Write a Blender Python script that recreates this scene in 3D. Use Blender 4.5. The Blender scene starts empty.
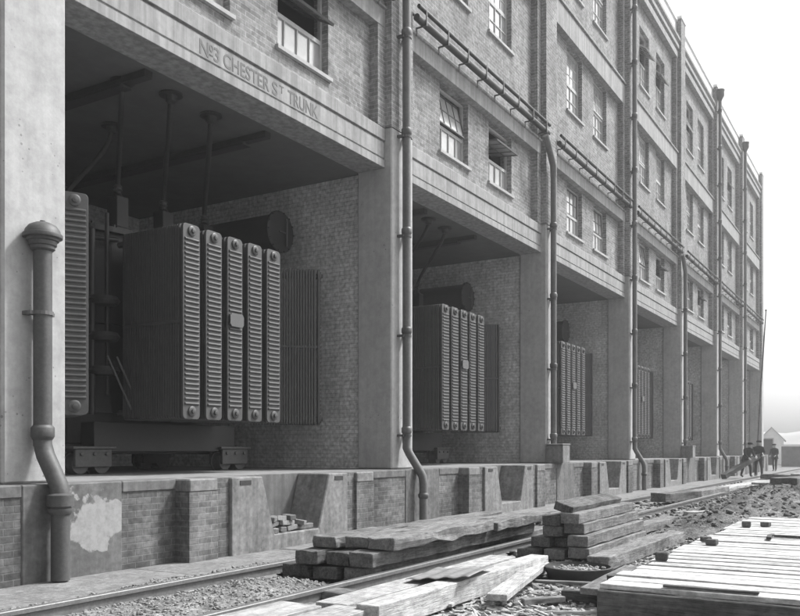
import bpy, bmesh, math, random
import numpy as np
from mathutils import Vector, Matrix, noise, Euler
random.seed(7)
S = bpy.context.scene
COL = S.collection
R = math.radians

# ------------------------------------------------------------------ materials
class NT:
    def __init__(self, name):
        self.m = bpy.data.materials.new(name)
        self.m.use_nodes = True
        self.t = self.m.node_tree
        self.t.nodes.clear()
        self.out = self.n('ShaderNodeOutputMaterial')
        self.b = self.n('ShaderNodeBsdfPrincipled')
        self.l(self.b.outputs[0], self.out.inputs['Surface'])
    def n(self, typ, **kw):
        x = self.t.nodes.new(typ)
        for k, v in kw.items():
            setattr(x, k, v)
        return x
    def l(self, a, b):
        self.t.links.new(a, b)
    def put(self, v, sock):
        if hasattr(v, 'links'):
            self.l(v, sock)
        else:
            sock.default_value = v
    def math(self, op, a, b=0.0, c=0.0, clamp=False):
        x = self.n('ShaderNodeMath', operation=op)
        x.use_clamp = clamp
        self.put(a, x.inputs[0]); self.put(b, x.inputs[1]); self.put(c, x.inputs[2])
        return x.outputs[0]
    def ramp(self, v, lo, hi, a=0.0, b=1.0):
        x = self.n('ShaderNodeMapRange')
        x.clamp = True
        self.put(v, x.inputs[0])
        x.inputs[1].default_value = lo; x.inputs[2].default_value = hi
        self.put(a, x.inputs[3]); self.put(b, x.inputs[4])
        return x.outputs[0]
    def noise(self, vec, scale, detail=4.0, rough=.55, dist=0.0):
        x = self.n('ShaderNodeTexNoise')
        self.l(vec, x.inputs['Vector'])
        x.inputs['Scale'].default_value = scale
        x.inputs['Detail'].default_value = detail
        x.inputs['Roughness'].default_value = rough
        x.inputs['Distortion'].default_value = dist
        return x.outputs[0]
    def scaled(self, vec, s):
        x = self.n('ShaderNodeVectorMath', operation='MULTIPLY')
        self.l(vec, x.inputs[0]); x.inputs[1].default_value = s
        return x.outputs[0]
    def pos(self):
        return self.n('ShaderNodeNewGeometry').outputs['Position']
    def obj(self):
        c = self.n('ShaderNodeTexCoord').outputs['Object']
        r = self.n('ShaderNodeObjectInfo').outputs['Random']
        m = self.math('MULTIPLY', r, 37.0)
        a = self.n('ShaderNodeVectorMath', operation='ADD')
        self.l(c, a.inputs[0]); self.l(m, a.inputs[1])
        return a.outputs[0]
    def grey(self, v):
        x = self.n('ShaderNodeCombineColor')
        for i in range(3):
            self.l(v, x.inputs[i])
        return x.outputs[0]
    def bump(self, h, strength, dist):
        x = self.n('ShaderNodeBump')
        x.inputs['Strength'].default_value = strength
        x.inputs['Distance'].default_value = dist
        self.l(h, x.inputs['Height'])
        self.l(x.outputs[0], self.b.inputs['Normal'])

def plain(name, val, rough=.8, spec=.3, metal=0.0, var=.3, scale=3.0, fine=40.0, bump=.25, bdist=.004,
          streak=0.0, coord='pos', patch=None, objvar=0.0, pits=0.0):
    k = NT(name)
    v = k.pos() if coord == 'pos' else k.obj()
    a = k.noise(v, scale, 5)
    b = k.noise(v, fine, 3)
    f = k.math('ADD', k.math('MULTIPLY', k.math('SUBTRACT', a, .5), 2 * var), 1.0)
    f = k.math('MULTIPLY', f, k.math('ADD', k.math('MULTIPLY', k.math('SUBTRACT', b, .5), .8 * var), 1.0))
    c5 = k.noise(v, scale * 4.5, 4, .6)
    f = k.math('MULTIPLY', f, k.ramp(c5, .3, .7, 1 - .55 * var, 1 + .45 * var))
    if pits:
        vo = k.n('ShaderNodeTexVoronoi'); k.l(v, vo.inputs['Vector']); vo.inputs['Scale'].default_value = 11.0
        big = k.noise(v, 1.3, 2)
        rad = k.ramp(big, .45, .7, .0, .16)
        f = k.math('MULTIPLY', f, k.ramp(k.math('SUBTRACT', vo.outputs['Distance'], rad), .0, .05, 1 - pits, 1.0))
    if streak:
        st = k.noise(k.scaled(v, (4.5, 4.5, .22)), 2.2, 6, .6)
        f = k.math('MULTIPLY', f, k.ramp(st, .38, .62, 1.0 - streak, 1.0))
    if objvar:
        r = k.n('ShaderNodeObjectInfo').outputs['Random']
        f = k.math('MULTIPLY', f, k.ramp(r, 0, 1, 1 - objvar, 1 + objvar))
    c = k.math('MULTIPLY', f, val)
    if patch:      # a splash of whitewash with a ragged outline: centre x, z, half width, half height
        px, pz, rx, rz, pv = patch
        sx = k.n('ShaderNodeSeparateXYZ'); k.l(k.pos(), sx.inputs[0])
        dx = k.math('DIVIDE', k.math('SUBTRACT', sx.outputs[0], px), rx)
        dz = k.math('DIVIDE', k.math('SUBTRACT', sx.outputs[2], pz), rz)
        d = k.math('SQRT', k.math('ADD', k.math('MULTIPLY', dx, dx), k.math('MULTIPLY', dz, dz)))
        n2 = k.noise(k.pos(), 3.2, 6, .62)
        d = k.math('ADD', d, k.math('MULTIPLY', k.math('SUBTRACT', n2, .5), 2.4))
        msk = k.math('MULTIPLY', k.ramp(d, .82, .92, 1.0, 0.0), k.ramp(k.noise(k.pos(), 16.0, 4), .25, .6, .55, 1.0))
        mx = k.n('ShaderNodeMix'); k.l(msk, mx.inputs[0]); k.l(c, mx.inputs[2]); mx.inputs[3].default_value = pv
        c = mx.outputs[0]
    k.l(k.grey(c), k.b.inputs['Base Color'])
    k.b.inputs['Roughness'].default_value = rough
    k.b.inputs['Specular IOR Level'].default_value = spec
    k.b.inputs['Metallic'].default_value = metal
    if bump:
        h = k.math('ADD', k.math('MULTIPLY', a, .5), b)
        k.bump(h, bump, bdist)
    return k.m

def brick(name, v1, v2, mortar, stain=.35, rowh=.077, bw=.225):
    k = NT(name)
    p = k.pos()
    s = k.n('ShaderNodeSeparateXYZ'); k.l(p, s.inputs[0])
    nn = k.n('ShaderNodeSeparateXYZ'); k.l(k.n('ShaderNodeNewGeometry').outputs['True Normal'], nn.inputs[0])
    ax = k.math('GREATER_THAN', k.math('ABSOLUTE', nn.outputs[0]), .6)
    mx = k.n('ShaderNodeMix'); k.l(ax, mx.inputs[0]); k.l(s.outputs[0], mx.inputs[2]); k.l(s.outputs[1], mx.inputs[3])
    cv = k.n('ShaderNodeCombineXYZ'); k.l(mx.outputs[0], cv.inputs[0]); k.l(s.outputs[2], cv.inputs[1])
    wob = k.noise(p, 9.0, 2)
    wv = k.n('ShaderNodeVectorMath', operation='ADD')
    wc = k.n('ShaderNodeCombineXYZ')
    k.l(k.math('MULTIPLY', k.math('SUBTRACT', wob, .5), .012), wc.inputs[0]); k.l(k.math('MULTIPLY', k.math('SUBTRACT', wob, .5), .008), wc.inputs[1])
    k.l(cv.outputs[0], wv.inputs[0]); k.l(wc.outputs[0], wv.inputs[1])
    br = k.n('ShaderNodeTexBrick')
    br.offset = .5
    k.l(wv.outputs[0], br.inputs['Vector'])
    br.inputs['Color1'].default_value = (v1, v1, v1, 1)
    br.inputs['Color2'].default_value = (v2, v2, v2, 1)
    br.inputs['Mortar'].default_value = (mortar, mortar, mortar, 1)
    br.inputs['Scale'].default_value = 1.0
    br.inputs['Mortar Size'].default_value = .008
    br.inputs['Mortar Smooth'].default_value = .3
    br.inputs['Bias'].default_value = 0.0
    br.inputs['Brick Width'].default_value = bw
    br.inputs['Row Height'].default_value = rowh
    a = k.noise(p, 1.1, 6, .62)
    b = k.noise(p, 14.0, 4)
    st = k.noise(k.scaled(p, (1.8, 1.8, .2)), 2.0, 5)
    f = k.ramp(a, .3, .7, 1 - stain, 1 + stain * .6)
    f = k.math('MULTIPLY', f, k.ramp(b, .25, .75, .62, 1.38))
    f = k.math('MULTIPLY', f, k.ramp(st, .35, .6, 1 - stain * .6, 1.0))
    mm = k.n('ShaderNodeMix', data_type='RGBA', blend_type='MULTIPLY')
    mm.inputs[0].default_value = 1.0
    k.l(br.outputs[0], mm.inputs[6]); k.l(k.grey(f), mm.inputs[7])
    k.l(mm.outputs[2], k.b.inputs['Base Color'])
    k.b.inputs['Roughness'].default_value = .9
    k.b.inputs['Specular IOR Level'].default_value = .15
    h = k.math('ADD', k.math('MULTIPLY', k.math('SUBTRACT', 1.0, br.outputs['Fac']), 1.0), k.math('MULTIPLY', b, .7))
    k.bump(h, .8, .012)
    return k.m

def wood(name, lo, hi, rough=.85, grain=1.0, objvar=.12, knots=True):
    k = NT(name)
    o = k.obj()
    g = k.noise(k.scaled(o, (1.2, 16.0, 16.0)), 2.4, 6, .65, .4)
    g2 = k.noise(k.scaled(o, (4.0, 70.0, 70.0)), 2.0, 3)
    a = k.noise(o, 2.3, 5)
    v = k.math('ADD', k.math('MULTIPLY', g, .6), k.math('ADD', k.math('MULTIPLY', g2, .25), k.math('MULTIPLY', a, .45)))
    c = k.ramp(v, .48, .82, lo, hi)
    cr = k.noise(k.scaled(o, (.9, 30.0, 30.0)), 1.7, 3, .5, .6)
    c = k.math('MULTIPLY', c, k.ramp(k.math('ABSOLUTE', k.math('SUBTRACT', cr, .5)), .0, .018, .45, 1.0))
    c = k.math('MULTIPLY', c, k.ramp(k.noise(o, 9.0, 5, .65), .32, .6, .62, 1.08))
    if knots:
        vo = k.n('ShaderNodeTexVoronoi'); k.l(k.scaled(o, (1.6, 5.0, 5.0)), vo.inputs['Vector'])
        vo.inputs['Scale'].default_value = 1.3
        c = k.math('MULTIPLY', c, k.ramp(vo.outputs['Distance'], .05, .12, .55, 1.0))
    r = k.n('ShaderNodeObjectInfo').outputs['Random']
    c = k.math('MULTIPLY', c, k.ramp(r, 0, 1, 1 - objvar, 1 + objvar))
    k.l(k.grey(c), k.b.inputs['Base Color'])
    k.b.inputs['Roughness'].default_value = rough
    k.b.inputs['Specular IOR Level'].default_value = .2
    k.bump(k.math('ADD', v, k.math('MULTIPLY', c, .8)), .7 * grain, .015)
    return k.m

M = {}
M['brick'] = brick('facade_brick', .285, .19, .36, .28)
M['brick_in'] = brick('partition_brick', .62, .55, .46, .2)
M['brick_plinth'] = brick('plinth_brick', .19, .12, .21, .5, .075, .225)
M['conc'] = plain('pale_concrete', .38, .85, var=.22, scale=1.6, fine=28, streak=.08)
M['conc_pier'] = plain('pier_concrete', .38, .85, var=.24, scale=1.9, fine=34, streak=.09, pits=.4)
M['conc_lintel'] = plain('lintel_concrete', .31, .85, var=.2, scale=2.6, fine=60, streak=.34, pits=.25)
M['conc_white'] = plain('parapet_concrete', .72, .85, var=.08, scale=1.5, fine=30)
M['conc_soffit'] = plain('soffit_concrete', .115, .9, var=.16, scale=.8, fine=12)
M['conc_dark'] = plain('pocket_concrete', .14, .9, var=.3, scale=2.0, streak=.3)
M['plaster'] = plain('plinth_render', .15, .9, var=.5, scale=3.0, fine=20, streak=.3, pits=.35)
M['plaster_lt'] = plain('plinth_light_render', .205, .9, var=.5, scale=3.4, fine=18, streak=.25, pits=.35)
M['plaster_splash'] = plain('plinth_render_whitewashed', .14, .9, var=.45, scale=3.0, fine=20, streak=.2,
                            patch=(6.28, .58, .42, .40, .30))
M['floor'] = plain('bay_floor_concrete', .20, .9, var=.35, scale=2.0)
M['path'] = plain('path_concrete', .175, .9, var=.55, scale=2.6, fine=24, bump=.6, bdist=.02)
M['iron'] = plain('cast_iron', .075, .55, .4, var=.3, scale=6, fine=60)
M['pipe'] = plain('painted_pipe', .13, .5, .4, var=.3, scale=5, fine=50, streak=.25)
M['iron_dark'] = plain('dark_iron', .035, .6, .35, var=.3, scale=6)
M['rad'] = plain('radiator_paint', .064, .5, .4, var=.22, scale=4, fine=60, bump=.15)
M['tank'] = plain('tank_paint', .02, .5, .4, var=.25, scale=4, bump=.15)
M['plate'] = plain('plate_enamel', .08, .4, .5, var=.12, scale=20)
M['letter'] = plain('letter_paint', .135, .8, var=.3, scale=9)
M['rail'] = plain('rail_steel', .14, .5, .5, var=.4, scale=8, fine=70)
M['rail_top'] = plain('worn_rail_head', .16, .45, .4, metal=.2, var=.3, scale=8, fine=70)
M['frame'] = plain('window_paint', .42, .6, var=.15, scale=8, bump=0)
M['frame_dk'] = plain('sash_steel', .08, .6, var=.2, scale=8, bump=0)
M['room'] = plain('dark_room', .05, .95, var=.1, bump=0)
M['timber_old'] = wood('weathered_timber', .032, .18)
M['timber_mid'] = wood('grey_timber', .09, .28)
M['timber_new'] = wood('fresh_sawn_timber', .27, .51, .85, .9, .16)
M['deck'] = wood('bleached_deck_board', .35, .66, .85, .9, .2)
M['deck_dk'] = wood('dark_deck_beam', .06, .15)
M['tin'] = plain('tin_sheet', .19, .6, .4, var=.4, scale=4, coord='obj')
M['stone'] = plain('gravel_stone', .33, .95, var=.5, scale=7, fine=60, coord='pos')
M['stone_mid'] = plain('ballast_stone', .22, .95, var=.5, scale=7, fine=60)
M['stone_dk'] = plain('dark_stone', .15, .95, var=.5, scale=7, fine=60)
M['chip'] = plain('wood_chip', .33, .9, var=.6, scale=5, coord='pos')
M['soil'] = plain('dug_soil', .105, .95, var=.5, scale=4, fine=30, coord='pos')
M['loose_brick'] = plain('loose_brick', .19, .9, var=.4, scale=6, coord='obj', objvar=.35)
M['coat'] = plain('dark_cloth', .014, .95, var=.3, scale=12, coord='obj')
M['cloth2'] = plain('grey_cloth', .025, .95, var=.3, scale=12, coord='obj')
M['skin'] = plain('skin', .36, .6, var=.1, scale=12, coord='obj', bump=0)
M['hut'] = plain('hut_render', .8, .9, var=.12, scale=.6)
M['hut_roof'] = plain('hut_roof', .40, .8, var=.15, scale=.6)
M['farwall'] = plain('far_wall', .16, .9, var=.35, scale=.5)
M['hill'] = plain('hill_turf', .25, .95, var=.3, scale=.02, bump=0)

def glass(name, val, gl):
    k = NT(name)
    p = k.pos()
    a = k.noise(p, 2.4, 4)
    c = k.math('MULTIPLY', k.ramp(a, .3, .7, .8, 1.15), val)
    k.l(k.grey(c), k.b.inputs['Base Color'])
    k.b.inputs['Roughness'].default_value = gl
    k.b.inputs['Specular IOR Level'].default_value = .8
    k.b.inputs['Coat Weight'].default_value = .6
    k.b.inputs['Coat Roughness'].default_value = .05
    return k.m
M['pane'] = glass('obscured_glass', .30, .25)
M['pane_dk'] = glass('clear_glass', .10, .08)
M['pane_mid'] = glass('sky_toned_glass', .36, .15)  # pale grey base puts the bright sky reflection into the glass colour

def ground_mat():
    k = NT('yard_ground')
    p = k.pos()
    a = k.noise(p, .8, 6, .6)
    b = k.noise(p, 7.0, 6, .7)
    c = k.noise(p, 38.0, 3, .6)
    vo = k.n('ShaderNodeTexVoronoi'); k.l(p, vo.inputs['Vector']); vo.inputs['Scale'].default_value = 26.0
    cell = k.n('ShaderNodeSeparateColor'); k.l(vo.outputs['Color'], cell.inputs[0])
    f = k.ramp(a, .38, .62, .10, .24)
    f = k.math('MULTIPLY', f, k.ramp(b, .3, .7, .62, 1.4))
    f = k.math('MULTIPLY', f, k.ramp(c, .3, .7, .7, 1.35))
    f = k.math('MULTIPLY', f, k.ramp(cell.outputs[0], 0, 1, .72, 1.4))
    # dug soil of the mound is darker by nature
    s = k.n('ShaderNodeSeparateXYZ'); k.l(p, s.inputs[0])
    dx = k.math('DIVIDE', k.math('SUBTRACT', s.outputs[0], 23.0), 8.5)
    dy = k.math('DIVIDE', k.math('SUBTRACT', s.outputs[1], 2.9), 1.5)
    d = k.math('SQRT', k.math('ADD', k.math('MULTIPLY', dx, dx), k.math('MULTIPLY', dy, dy)))
    d = k.math('ADD', d, k.math('MULTIPLY', k.math('SUBTRACT', b, .5), .8))
    f = k.math('MULTIPLY', f, k.ramp(d, .75, 1.25, .62, 1.0))
    k.l(k.grey(f), k.b.inputs['Base Color'])
    k.b.inputs['Roughness'].default_value = .95
    k.b.inputs['Specular IOR Level'].default_value = .15
    h = k.math('ADD', k.math('MULTIPLY', b, .8), k.math('ADD', k.math('MULTIPLY', c, .5), k.math('MULTIPLY', k.math('SUBTRACT', 1.0, vo.outputs['Distance']), .6)))
    k.bump(h, .9, .03)
    return k.m
M['ground'] = ground_mat()

# ------------------------------------------------------------------ helpers
def tag(o, label=None, cat=None, group=None, kind=None):
    if label: o['label'] = label
    if cat: o['category'] = cat
    if group: o['group'] = group
    if kind: o['kind'] = kind
    return o

def empty(name, loc, label, cat, group=None, rz=0.0):
    o = bpy.data.objects.new(name, None)
    o.location = loc
    o.rotation_euler = (0, 0, rz)
    o.empty_display_size = .2
    COL.objects.link(o)
    return tag(o, label, cat, group)

def wpos(o):
    m = Matrix.LocRotScale(o.location, o.rotation_euler, o.scale)
    return wpos(o.parent) @ m if o.parent else m

def build(name, bm, mats, parent=None, bevel=0.0, smooth=False, world=True, loc=(0, 0, 0), rot=(0, 0, 0), seg=1):
    """link bm as one mesh object; world=True: bm is in world coordinates and is moved under its parent"""
    if parent is not None and world:
        bmesh.ops.transform(bm, matrix=wpos(parent).inverted(), verts=bm.verts)
    bmesh.ops.recalc_face_normals(bm, faces=bm.faces)
    me = bpy.data.meshes.new(name)
    bm.to_mesh(me); bm.free()
    for m in (mats if isinstance(mats, (list, tuple)) else [mats]):
        me.materials.append(m)
    if smooth:
        for p in me.polygons: p.use_smooth = True
        if hasattr(me, 'set_sharp_from_angle'):
            me.set_sharp_from_angle(angle=R(40))
    o = bpy.data.objects.new(name, me)
    o.location = loc; o.rotation_euler = rot
    COL.objects.link(o)
    if parent is not None: o.parent = parent
    if bevel:
        b = o.modifiers.new('bevel', 'BEVEL'); b.width = bevel; b.segments = seg; b.limit_method = 'ANGLE'; b.angle_limit = R(35)
    return o

def copy_tree(o, parent=None):
    c = o.copy(); COL.objects.link(c)
    if parent is not None: c.parent = parent
    for ch in list(o.children): copy_tree(ch, c)
    return c

def box(bm, x0, x1, y0, y1, z0, z1, mi=0):
    v = [bm.verts.new((x, y, z)) for x in (x0, x1) for y in (y0, y1) for z in (z0, z1)]
    fs = []
    for q in ((0, 1, 3, 2), (4, 6, 7, 5), (0, 4, 5, 1), (2, 3, 7, 6), (0, 2, 6, 4), (1, 5, 7, 3)):
        f = bm.faces.new([v[i] for i in q]); f.material_index = mi; fs.append(f)
    return v

def prism(bm, pts, axis, a0, a1, mi=0):
    """polygon pts extruded along axis 0/1/2; pts are the other two coordinates in order"""
    def P(p, a):
        q = list(p); q.insert(axis, a); return q
    A = [bm.verts.new(P(p, a0)) for p in pts]; B = [bm.verts.new(P(p, a1)) for p in pts]
    n = len(pts)
    fs = [bm.faces.new(A), bm.faces.new(B[::-1])]
    for i in range(n):
        fs.append(bm.faces.new((A[i], B[i], B[(i + 1) % n], A[(i + 1) % n])))
    for f in fs: f.material_index = mi
    return A + B

def tube(bm, pts, rad, seg=12, mi=0, cap=True):
    pts = [Vector(p) for p in pts]
    rs = rad if isinstance(rad, (list, tuple)) else [rad] * len(pts)
    rings = []
    up = None
    for i, p in enumerate(pts):
        d = (pts[min(i + 1, len(pts) - 1)] - pts[max(i - 1, 0)]).normalized()
        if up is None:
            up = Vector((0, 0, 1)) if abs(d.z) < .9 else Vector((0, 1, 0))
        x = up.cross(d)
        if x.length < 1e-4: x = Vector((1, 0, 0)).cross(d)
        x.normalize(); y = d.cross(x).normalized(); up = y.cross(d) * -1 if False else up
        rings.append([bm.verts.new(p + (x * math.cos(2 * math.pi * j / seg) + y * math.sin(2 * math.pi * j / seg)) * rs[i]) for j in range(seg)])
    for a, b in zip(rings, rings[1:]):
        for j in range(seg):
            f = bm.faces.new((a[j], a[(j + 1) % seg], b[(j + 1) % seg], b[j])); f.material_index = mi
    if cap:
        for r in (rings[0][::-1], rings[-1]):
            f = bm.faces.new(r); f.material_index = mi

def lathe(bm, c, prof, seg=20, axis='z', mi=0):
    """prof: list of (radius, height)"""
    rings = []
    for r, h in prof:
        ring = []
        for j in range(seg):
            a = 2 * math.pi * j / seg
            u, w = r * math.cos(a), r * math.sin(a)
            q = {'z': (u, w, h), 'y': (u, h, w), 'x': (h, u, w)}[axis]
            ring.append(bm.verts.new((c[0] + q[0], c[1] + q[1], c[2] + q[2])))
        rings.append(ring)
    for a, b in zip(rings, rings[1:]):
        for j in range(seg):
            f = bm.faces.new((a[j], a[(j + 1) % seg], b[(j + 1) % seg], b[j])); f.material_index = mi
    for r in (rings[0], rings[-1]):
        f = bm.faces.new(r); f.material_index = mi

NB = bmesh.new

# ------------------------------------------------------------------ the building
P, XS0 = 7.69, 6.11            # bay pitch, right edge of the first column
CF, LF, WF = 8.0, 8.14, 8.32   # column face, lintel face, wall face
NBAY = 7
XEND = XS0 + P * NBAY
BK = 14.7
bld = empty('substation_building', (33, 11, 0), 'long brick and concrete substation with open transformer bays and three floors of windows', 'building')
bays = list(range(NBAY))

WX = ((1.67, 3.0), (4.07, 5.4))
FLOORS = ((7.26, 9.08, 7.64, 9.05, 9.08), (9.46, 13.05, 11.16, 13.02, 13.05), (13.82, 17.69, 14.73, 16.9, 17.69))

def column(k):
    xr = XS0 + P * k
    b = NB()
    box(b, xr - .77, xr, CF, CF + .75, 1.034, 7.262)
    build('column', b, M['conc_pier'], bld, .025)
    b = NB()
    box(b, xr - .767, xr - .003, CF, CF + .6, 7.265, 19.35)
    # shallow brick nib on either side that the wall panels run into
    build('pilaster', b, M['brick'], bld)
    b = NB()
    box(b, xr - .80, xr + .03, CF - .03, CF + .62, 19.353, 19.47)
    build('pilaster_cap', b, M['conc_white'], bld, .01)
for k in range(NBAY + 1): column(k)

lintels = []
def bay_front(k):
    x0 = XS0 + P * k; x1 = x0 + 6.92
    # lintel: lower lip, groove, name panel, groove, top band
    b = NB()
    prof = [(LF, 6.53), (LF, 6.665), (LF + .03, 6.675), (LF + .03, 6.70), (LF + .012, 6.705), (LF + .012, 6.985), (LF + .035, 6.99),
            (LF + .035, 7.015), (LF - .01, 7.02), (LF - .01, 7.235), (LF + .02, 7.26), (8.72, 7.26), (8.72, 6.53)]
    prism(b, prof, 0, x0 + .002, x1 - .002)
    lintels.append(build('lintel', b, M['conc_lintel'], bld, .004))
    # brick walls with real openings
    for fi, (za, zb, ws, wh, _) in enumerate(FLOORS):
        b = NB()
        xs = [x0 + .24, x0 + WX[0][0], x0 + WX[0][1], x0 + WX[1][0], x0 + WX[1][1], x1 - .24]
        for i in (0, 2, 4): box(b, xs[i], xs[i + 1], WF, WF + .3, za, zb)
        for i in (1, 3):
            box(b, xs[i], xs[i + 1], WF, WF + .3, za, ws)
            box(b, xs[i], xs[i + 1], WF, WF + .3, wh, zb)
        build('brick_wall', b, M['brick'], bld)
        for xa in (x0, x1 - .239):
            b = NB(); box(b, xa, xa + .239, LF + .005, WF + .3, za + .001, zb - .001)
            build('wall_strip', b, M['brick'], bld)
    # string courses
    b = NB()
    prism(b, [(LF - .005, 9.08), (LF - .005, 9.40), (LF - .05, 9.41), (LF - .05, 9.455), (WF + .3, 9.46), (WF + .3, 9.08)], 0, x0 + .002, x1 - .002)
    build('string_course', b, M['conc_lintel'], bld, .004)
    b = NB()
    prism(b, [(LF - .005, 13.05), (LF - .005, 13.70), (LF + .02, 13.71), (LF + .02, 13.735), (LF - .05, 13.74), (LF - .05, 13.80), (WF + .3, 13.82), (WF + .3, 13.05)], 0, x0 + .002, x1 - .002)
    build('string_course', b, M['conc_lintel'], bld, .004)
    b = NB()
    prism(b, [(LF - .02, 17.69), (LF - .02, 17.95), (LF + .04, 17.96), (LF + .04, 18.03), (LF - .07, 18.06), (LF - .07, 18.22), (LF - .02, 18.24),
              (LF - .02, 18.32), (LF - .12, 18.38), (LF - .12, 18.50), (WF + .3, 18.55), (WF + .3, 17.69)], 0, x0 + .002, x1 - .002)
    build('cornice', b, M['conc_lintel'], bld, .004)
    b = NB()
    box(b, x0 + .002, x1 - .002, LF + .06, WF + .3, 18.553, 19.25)
    box(b, x0 + .002, x1 - .002, LF + .0, WF + .33, 19.253, 19.36)
    build('parapet', b, M['conc_white'], bld)
for k in bays: bay_front(k)

# window kit: mesh prototypes in local coordinates (x across, y depth, z up from the sill)
def win_meshes(w, h, fi):
    fw = .045
    mid = h * (.42 if fi == 0 else .47)
    b = NB()
    for (xa, xb, za, zb) in ((-w / 2, -w / 2 + fw, 0, h), (w / 2 - fw, w / 2, 0, h), (-w / 2 + fw, w / 2 - fw, 0, fw), (-w / 2 + fw, w / 2 - fw, h - fw, h), (-w / 2 + fw, w / 2 - fw, mid - .035, mid + .035)):
        box(b, xa, xb, 0, .06, za, zb)
    n = 4
    for i in range(1, n):
        x = -w / 2 + w * i / n
        box(b, x - .012, x + .012, .005, .045, fw, mid - .035)
    if fi:
        z = (fw + mid) / 2
        box(b, -w / 2 + fw, w / 2 - fw, .008, .042, z - .012, z + .012)
    me_f = b
    b = NB(); box(b, -w / 2 + fw, w / 2 - fw, .03, .036, fw, mid - .035)
    me_p = b
    b = NB(); prism(b, [(-.19, -.075), (-.19, -.015), (.06, .012), (.06, -.075)], 0, -w / 2 - .06, w / 2 + .06)
    me_s = b
    # sash, pivot at its own middle height
    hs = (h - fw) - (mid + .035) - .006
    ws = w - 2 * fw - .01
    b = NB()
    sw = .035
    for (xa, xb, za, zb) in ((-ws / 2, -ws / 2 + sw, -hs / 2, hs / 2), (ws / 2 - sw, ws / 2, -hs / 2, hs / 2), (-ws / 2 + sw, ws / 2 - sw, -hs / 2, -hs / 2 + sw), (-ws / 2 + sw, ws / 2 - sw, hs / 2 - sw, hs / 2)):
        box(b, xa, xb, -.02, .02, za, zb)
    for i in range(1, 4):
        x = -ws / 2 + ws * i / 4
        box(b, x - .011, x + .011, -.016, .016, -hs / 2 + sw, hs / 2 - sw)
    rows = 2 if fi == 0 else 3
    for i in range(1, rows):
        z = -hs / 2 + hs * i / rows
        box(b, -ws / 2 + sw, ws / 2 - sw, -.014, .014, z - .011, z + .011)
    box(b, -ws / 2 + sw, ws / 2 - sw, -.003, .003, -hs / 2 + sw, hs / 2 - sw, 1)
    return me_f, me_p, me_s, b, mid + .035 + .003 + hs / 2

tilt = {(0, 0, 0): 10, (0, 0, 1): 62, (1, 0, 0): 13, (1, 0, 1): 84, (2, 0, 0): 0, (2, 0, 1): 4, (3, 0, 0): 8, (3, 0, 1): 74, (3, 2, 0): 52, (3, 2, 1): 46,
        (4, 0, 1): 66, (5, 0, 0): 30, (2, 1, 1): 6, (1, 1, 1): 0, (4, 2, 0): 20, (5, 2, 1): 35}
protos = {}
for fi, (za, zb, ws, wh, _) in enumerate(FLOORS):
    for k in bays:
        for wi, (wa, wb) in enumerate(WX):
            xc = XS0 + P * k + (wa + wb) / 2
            if fi not in protos:
                f, p, s, sa, zc = win_meshes(wb - wa - .004, wh - ws - .02, fi)
                fo = build('window', f, M['frame'], bld, world=False)
                build('pane', p, M['pane'], fo, world=False)
                build('sill', s, M['conc'], fo, world=False)
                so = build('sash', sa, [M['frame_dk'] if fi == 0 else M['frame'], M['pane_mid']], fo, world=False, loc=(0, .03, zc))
                protos[fi] = fo
            else:
                fo = copy_tree(protos[fi], bld)
            fo.location = Vector((xc, WF + .13, ws + .012)) - bld.location
            a = tilt.get((k, fi, wi), random.choice((0, 0, 0, 3, 5)))
            for c in fo.children:
                if c.name.startswith('sash'):
                    c.rotation_euler = (R(-a), 0, 0)
                    if a > 40: c['label'] = 'pivoted sash standing wide open'

# lettering cut on the first lintel
def letters():
    items = (('N', 8.324, 8.50, .2, 6.735), ('3', 8.60, 8.705, .2, 6.735), ('CHESTER', 8.79, 9.775, .2, 6.735),
             ('S', 9.845, 9.97, .2, 6.735), ('T', 10.02, 10.12, .115, 6.82), ('TRUNK', 10.22, 10.985, .2, 6.735), ('o', 8.515, 8.585, .10, 6.835))
    dg = bpy.context.evaluated_depsgraph_get()
    out = NB()
    for s, xa, xb, hh, z0 in items:
        cu = bpy.data.curves.new('letter_curve', 'FONT'); cu.body = s; cu.extrude = .002; cu.size = 1.0; cu.offset = .012
        ob = bpy.data.objects.new('letter_curve', cu); COL.objects.link(ob)
        dg.update()
        me = bpy.data.meshes.new_from_object(ob.evaluated_get(bpy.context.evaluated_depsgraph_get()))
        co = np.array([v.co[:] for v in me.vertices])
        lo, hi = co.min(0), co.max(0)
        for v in me.vertices:
            u = (v.co.x - lo[0]) / (hi[0] - lo[0]); w = (v.co.y - lo[1]) / (hi[1] - lo[1]); t = v.co.z
            v.co = (xa + (xb - xa) * u, LF + .012 - (t + .002), z0 + hh * w)
        out.from_mesh(me)
        bpy.data.objects.remove(ob); bpy.data.curves.remove(cu); bpy.data.meshes.remove(me)
    box(out, 8.515, 8.585, LF + .006, LF + .0125 - .002, 6.785, 6.80)
    return out
lt = letters()
bmesh.ops.transform(lt, matrix=Matrix.Translation(-bld.location), verts=lt.verts)
bmesh.ops.recalc_face_normals(lt, faces=lt.faces)
me = bpy.data.meshes.new('lettering'); lt.to_mesh(me); lt.free(); me.materials.append(M['letter'])
lo = bpy.data.objects.new('lettering', me); COL.objects.link(lo)
lo.parent = lintels[0]

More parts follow.
